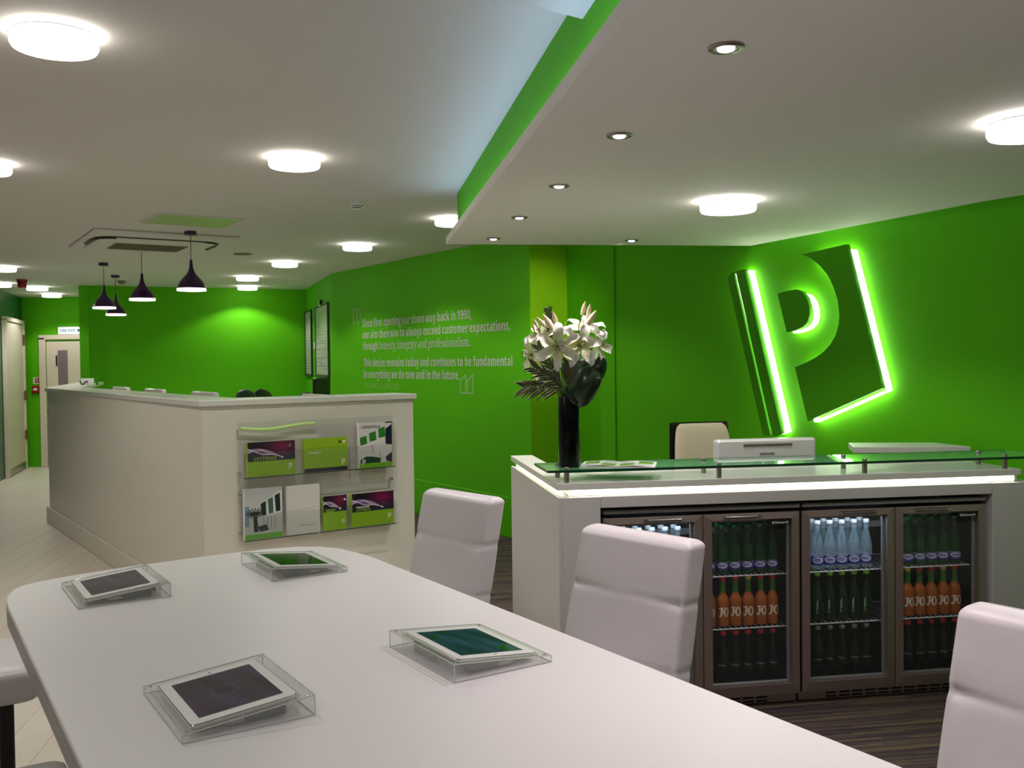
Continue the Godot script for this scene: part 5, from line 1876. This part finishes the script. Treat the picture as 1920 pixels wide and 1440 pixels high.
	for k in bd.size():
		var b: Array = bd[k]
		var t := thing("lily_bud", b[2], "flower bud", at(O.x + b[1].x, O.y + b[1].y, O.z + b[1].z), "pale lily buds in the vase")
		var d: Vector3 = b[0] - b[1]
		mb = MB.new()
		var pts := []
		var rr := []
		for s in 11:
			var f := s / 10.0
			pts.append(d * f)
			rr.append(maxf(0.0012, d.length() * 0.155 * pow(sin(PI * (0.08 + 0.9 * pow(f, 0.85))), 0.7)))
		mb.tube(pts, rr, 12)
		mb.use_c = true
		for q in mb.c.size(): mb.c[q] = Color(0.72, 0.62, 0.42)
		part("bud", mb, M.bud_cream, t)
		mb = MB.new()
		var root: Vector3 = mouth + Vector3(b[1].x * 0.2, -0.03, 0.0) - b[1]
		mb.tube([Vector3.ZERO, -d * 0.35 + Vector3(-b[1].x * 0.1, -0.02, 0), root.lerp(Vector3.ZERO, 0.4), root], 0.0022, 6)
		part("stem", mb, M.stem_green, t)
	# striped fronds: base and direction of the rib
	var fr := [
		[Vector3(-0.02, 0.33, 0.03), Vector3(-0.17, 0.02, 0.05), 0.085, "striped narrow-leaved frond reaching out sideways over the vase's rim"],
		[Vector3(-0.02, 0.33, 0.045), Vector3(-0.13, 0.1, 0.06), 0.075, "striped narrow-leaved frond in front of the low lily"],
		[Vector3(-0.03, 0.34, 0.02), Vector3(-0.1, 0.18, 0.03), 0.06, "striped narrow-leaved frond rising under the outer lilies"],
		[Vector3(0.0, 0.33, 0.06), Vector3(0.0, 0.11, 0.03), 0.085, "striped narrow-leaved frond fanning over the front of the vase's mouth"],
		[Vector3(-0.05, 0.5, -0.03), Vector3(-0.035, 0.18, 0.0), 0.05, "thin dark grassy frond showing above between the two bud groups"],
	]
	for k in fr.size():
		var f: Array = fr[k]
		var t := thing("frond", f[3], "foliage", at(O.x + f[0].x, O.y + f[0].y, O.z + f[0].z), "narrow fronds in the vase")
		var rib: Vector3 = f[1]
		mb = MB.new()
		mb.tube([Vector3(-f[0].x * 0.8, -0.05, -f[0].z * 0.8), Vector3.ZERO, rib * 0.5 + Vector3(0, 0.01, 0), rib], [0.0025, 0.0025, 0.0018, 0.0008], 6)
		part("rib", mb, M.stem_green, t)
		for p in 20:
			var s := 1.0 if p % 2 else -1.0
			var u := 0.12 + 0.88 * (p / 2) / 9.0
			var o := rib * u + Vector3(0, 0.01 * sin(u * PI), 0)
			var side := rib.normalized().cross(Vector3(0.2, 0.25, 1).normalized()) * s
			var dir := (rib.normalized() * 1.1 + side * 0.6 + Vector3(0, 0, 0.25 * rng.randf())).normalized()
			var len: float = f[2] * rng.randf_range(1.0, 1.5) * (1.0 - 0.35 * u)
			var droop := rng.randf_range(0.1, 0.3)
			var wx := dir.cross(Vector3(0, 0, 1)).normalized()
			mb = MB.new()
			mb.grid(7, 4, func(a: float, w: float) -> Vector3:
				var wd := 0.0052 * sin(PI * clampf(0.12 + a * 0.88, 0.0, 1.0)) + 0.0003
				return o + dir * (len * a) - Vector3(0, len * droop * a * a, 0) + wx * ((w - 0.5) * 2.0 * wd) + Vector3(0, 0, 0.0015 * (1.0 - absf(w - 0.5) * 2.0)),
				func(u: float, w: float) -> Color:
					return Color(0.58, 0.54, 0.34) if absf(w - 0.5) > 0.3 and k < 4 else Color(0.035, 0.055, 0.015))
			part("blade", mb, M.blade_green, t)
	# broad dark leaves
	var lv := [
		[Vector3(0.01, 0.33, 0.06), Vector3(0.125, 0.05, 0.035), Vector3(0.0, 0.09, 0.0), "broad dark green leaf folded round below the white lilies"],
		[Vector3(0.03, 0.37, 0.03), Vector3(0.13, 0.1, -0.02), Vector3(-0.05, 0.05, 0.0), "broad dark green leaf standing behind the folded one"],
		[Vector3(-0.005, 0.36, 0.06), Vector3(0.03, -0.09, 0.01), Vector3(0.028, 0.0, 0.0), "pointed dark green leaf hanging over the vase's rim"],
	]
	for k in lv.size():
		var l: Array = lv[k]
		var t := thing("broad_leaf", l[3], "leaf", at(O.x + l[0].x, O.y + l[0].y, O.z + l[0].z), "broad dark leaves in the vase")
		var ax: Vector3 = l[1]
		var up: Vector3 = l[2]
		mb = MB.new()
		mb.grid(16, 10, func(u: float, w: float) -> Vector3:
			var s := (w - 0.5) * 2.0
			var wd := pow(sin(PI * clampf(pow(u, 0.75), 0.002, 0.998)), 0.6)
			var p := ax * u + up * s * wd * (0.95 if k < 2 else 0.8)
			return p + Vector3(0, 0, -0.035 * s * s * wd + 0.03 * sin(u * PI)) if k < 2 else p + Vector3(0, 0, -0.008 * s * s))
		part("blade", mb, M.leaf_dark, t)
		mb = MB.new()
		mb.tube([Vector3(-l[0].x, -0.05, -l[0].z), Vector3(-l[0].x * 0.4, -0.015, -l[0].z * 0.3), Vector3.ZERO], 0.003, 6)
		part("stalk", mb, M.stem_green, t)

# ---------------------------------------------------------------- the lit letter
func lit_letter() -> void:
	var t := thing("wall_sign", "large backlit green letter P in a tilted block on the green wall", "wall sign", SIGN)
	var UP := upright(I)
	var arcp := [[0.505, 2.188], [0.576, 2.161], [0.645, 2.114], [0.714, 2.046], [0.758, 1.971], [0.789, 1.89], [0.802, 1.802], [0.796, 1.741], [0.773, 1.68], [0.734, 1.628], [0.683, 1.584], [0.619, 1.549], [0.536, 1.517], [0.452, 1.492], [0.554, 1.158], [1.105, 1.372], [0.856, 2.212]]
	var block := []
	for p in arcp: block.append(Vector2(p[0], p[1]))
	var bowl := []
	for p in [[0.309, 1.959], [0.381, 1.971], [0.461, 1.975], [0.515, 1.957], [0.551, 1.918], [0.571, 1.867], [0.574, 1.813], [0.556, 1.768], [0.52, 1.74], [0.459, 1.721], [0.385, 1.71]]: bowl.append(Vector2(p[0], p[1]))
	var spine := [Vector2(-0.069, 2.133), Vector2(0.015, 2.141), Vector2(0.34, 1.071), Vector2(0.263, 1.046)]
	var made := [["letter_block", block, Vector2(0.021, -0.02)], ["letter_bowl", bowl, Vector2(0.021, -0.016)], ["letter_spine", spine, Vector2(0.021, 0.002)]]
	for m in made:
		var mb := MB.new()
		mb.prism(UP, m[1], 0.05, 0.08, 0.001)
		part(m[0], mb, M.letter_green, t)
		# added glowing layer, set lower and further along to imitate glow on the wall
		var ins := Geometry2D.offset_polygon(PackedVector2Array(m[1]), -0.012)
		var pk: PackedVector2Array = ins[0]
		for q in ins:
			if q.size() > pk.size(): pk = q
		mb = MB.new()
		var n := pk.size()
		for j in n:
			var a: Vector2 = pk[j] + m[2]
			var b: Vector2 = pk[(j + 1) % n] + m[2]
			if a.distance_to(b) < 0.002: continue
			var d := (b - a).normalized()
			mb.box(Transform3D(Basis(Vector3(d.x, d.y, 0), Vector3(-d.y, d.x, 0), Vector3.BACK), Vector3((a.x + b.x) * 0.5, (a.y + b.y) * 0.5, 0.026)), Vector3.ZERO, Vector3(a.distance_to(b), 0.006, 0.046))
		part("light_layer", mb, M.letter_glow, t)
		var ins2 := Geometry2D.offset_polygon(PackedVector2Array(m[1]), -0.04)
		mb = MB.new()
		if ins2.size() > 0:
			mb.prism(UP, Array(ins2[0]), 0.0, 0.049)
			part("carrier", mb, M.letter_green, t)
	# slanted facet of the spine, with the slit of light between
	var mb := MB.new()
	var f := [Vector3(-0.183, 2.1, 0.045), Vector3(-0.082, 2.134, 0.088), Vector3(0.25, 1.046, 0.088), Vector3(0.14, 1.047, 0.045)]
	var g := []
	for p in f: g.append(p - Vector3(0, 0, 0.02))
	mb.face(f, Vector3.BACK)
	mb.face(g, Vector3.FORWARD)
	for k in 4:
		mb.face([f[k], f[(k + 1) % 4], g[(k + 1) % 4], g[k]], (f[k] + f[(k + 1) % 4]) * 0.5 - Vector3(0.03, 1.6, 0.06))
	part("letter_facet", mb, M.letter_green, t)
	mb = MB.new()
	mb.tube([Vector3(-0.073, 2.12, 0.07), Vector3(0.256, 1.06, 0.07)], 0.0022, 6)
	part("light_slit", mb, M.letter_glow, t)
	for p in [Vector3(0.08, 2.0, 0.03), Vector3(0.2, 1.6, 0.03), Vector3(0.32, 1.2, 0.03), Vector3(0.59, 1.8, 0.03), Vector3(0.93, 2.0, 0.03), Vector3(1.02, 1.7, 0.03), Vector3(1.1, 1.42, 0.03), Vector3(0.85, 1.24, 0.03)]:
		var l := OmniLight3D.new()
		l.name = "letter_light"
		l.light_color = Color(0.97, 1.0, 0.9)
		l.light_energy = 0.0008
		l.omni_range = 3.0
		l.omni_attenuation = 2.0
		l.light_size = 0.02
		l.shadow_enabled = true
		l.position = SIGN * (p + Vector3(0, 0, 0.02))
		add_child(l, true)
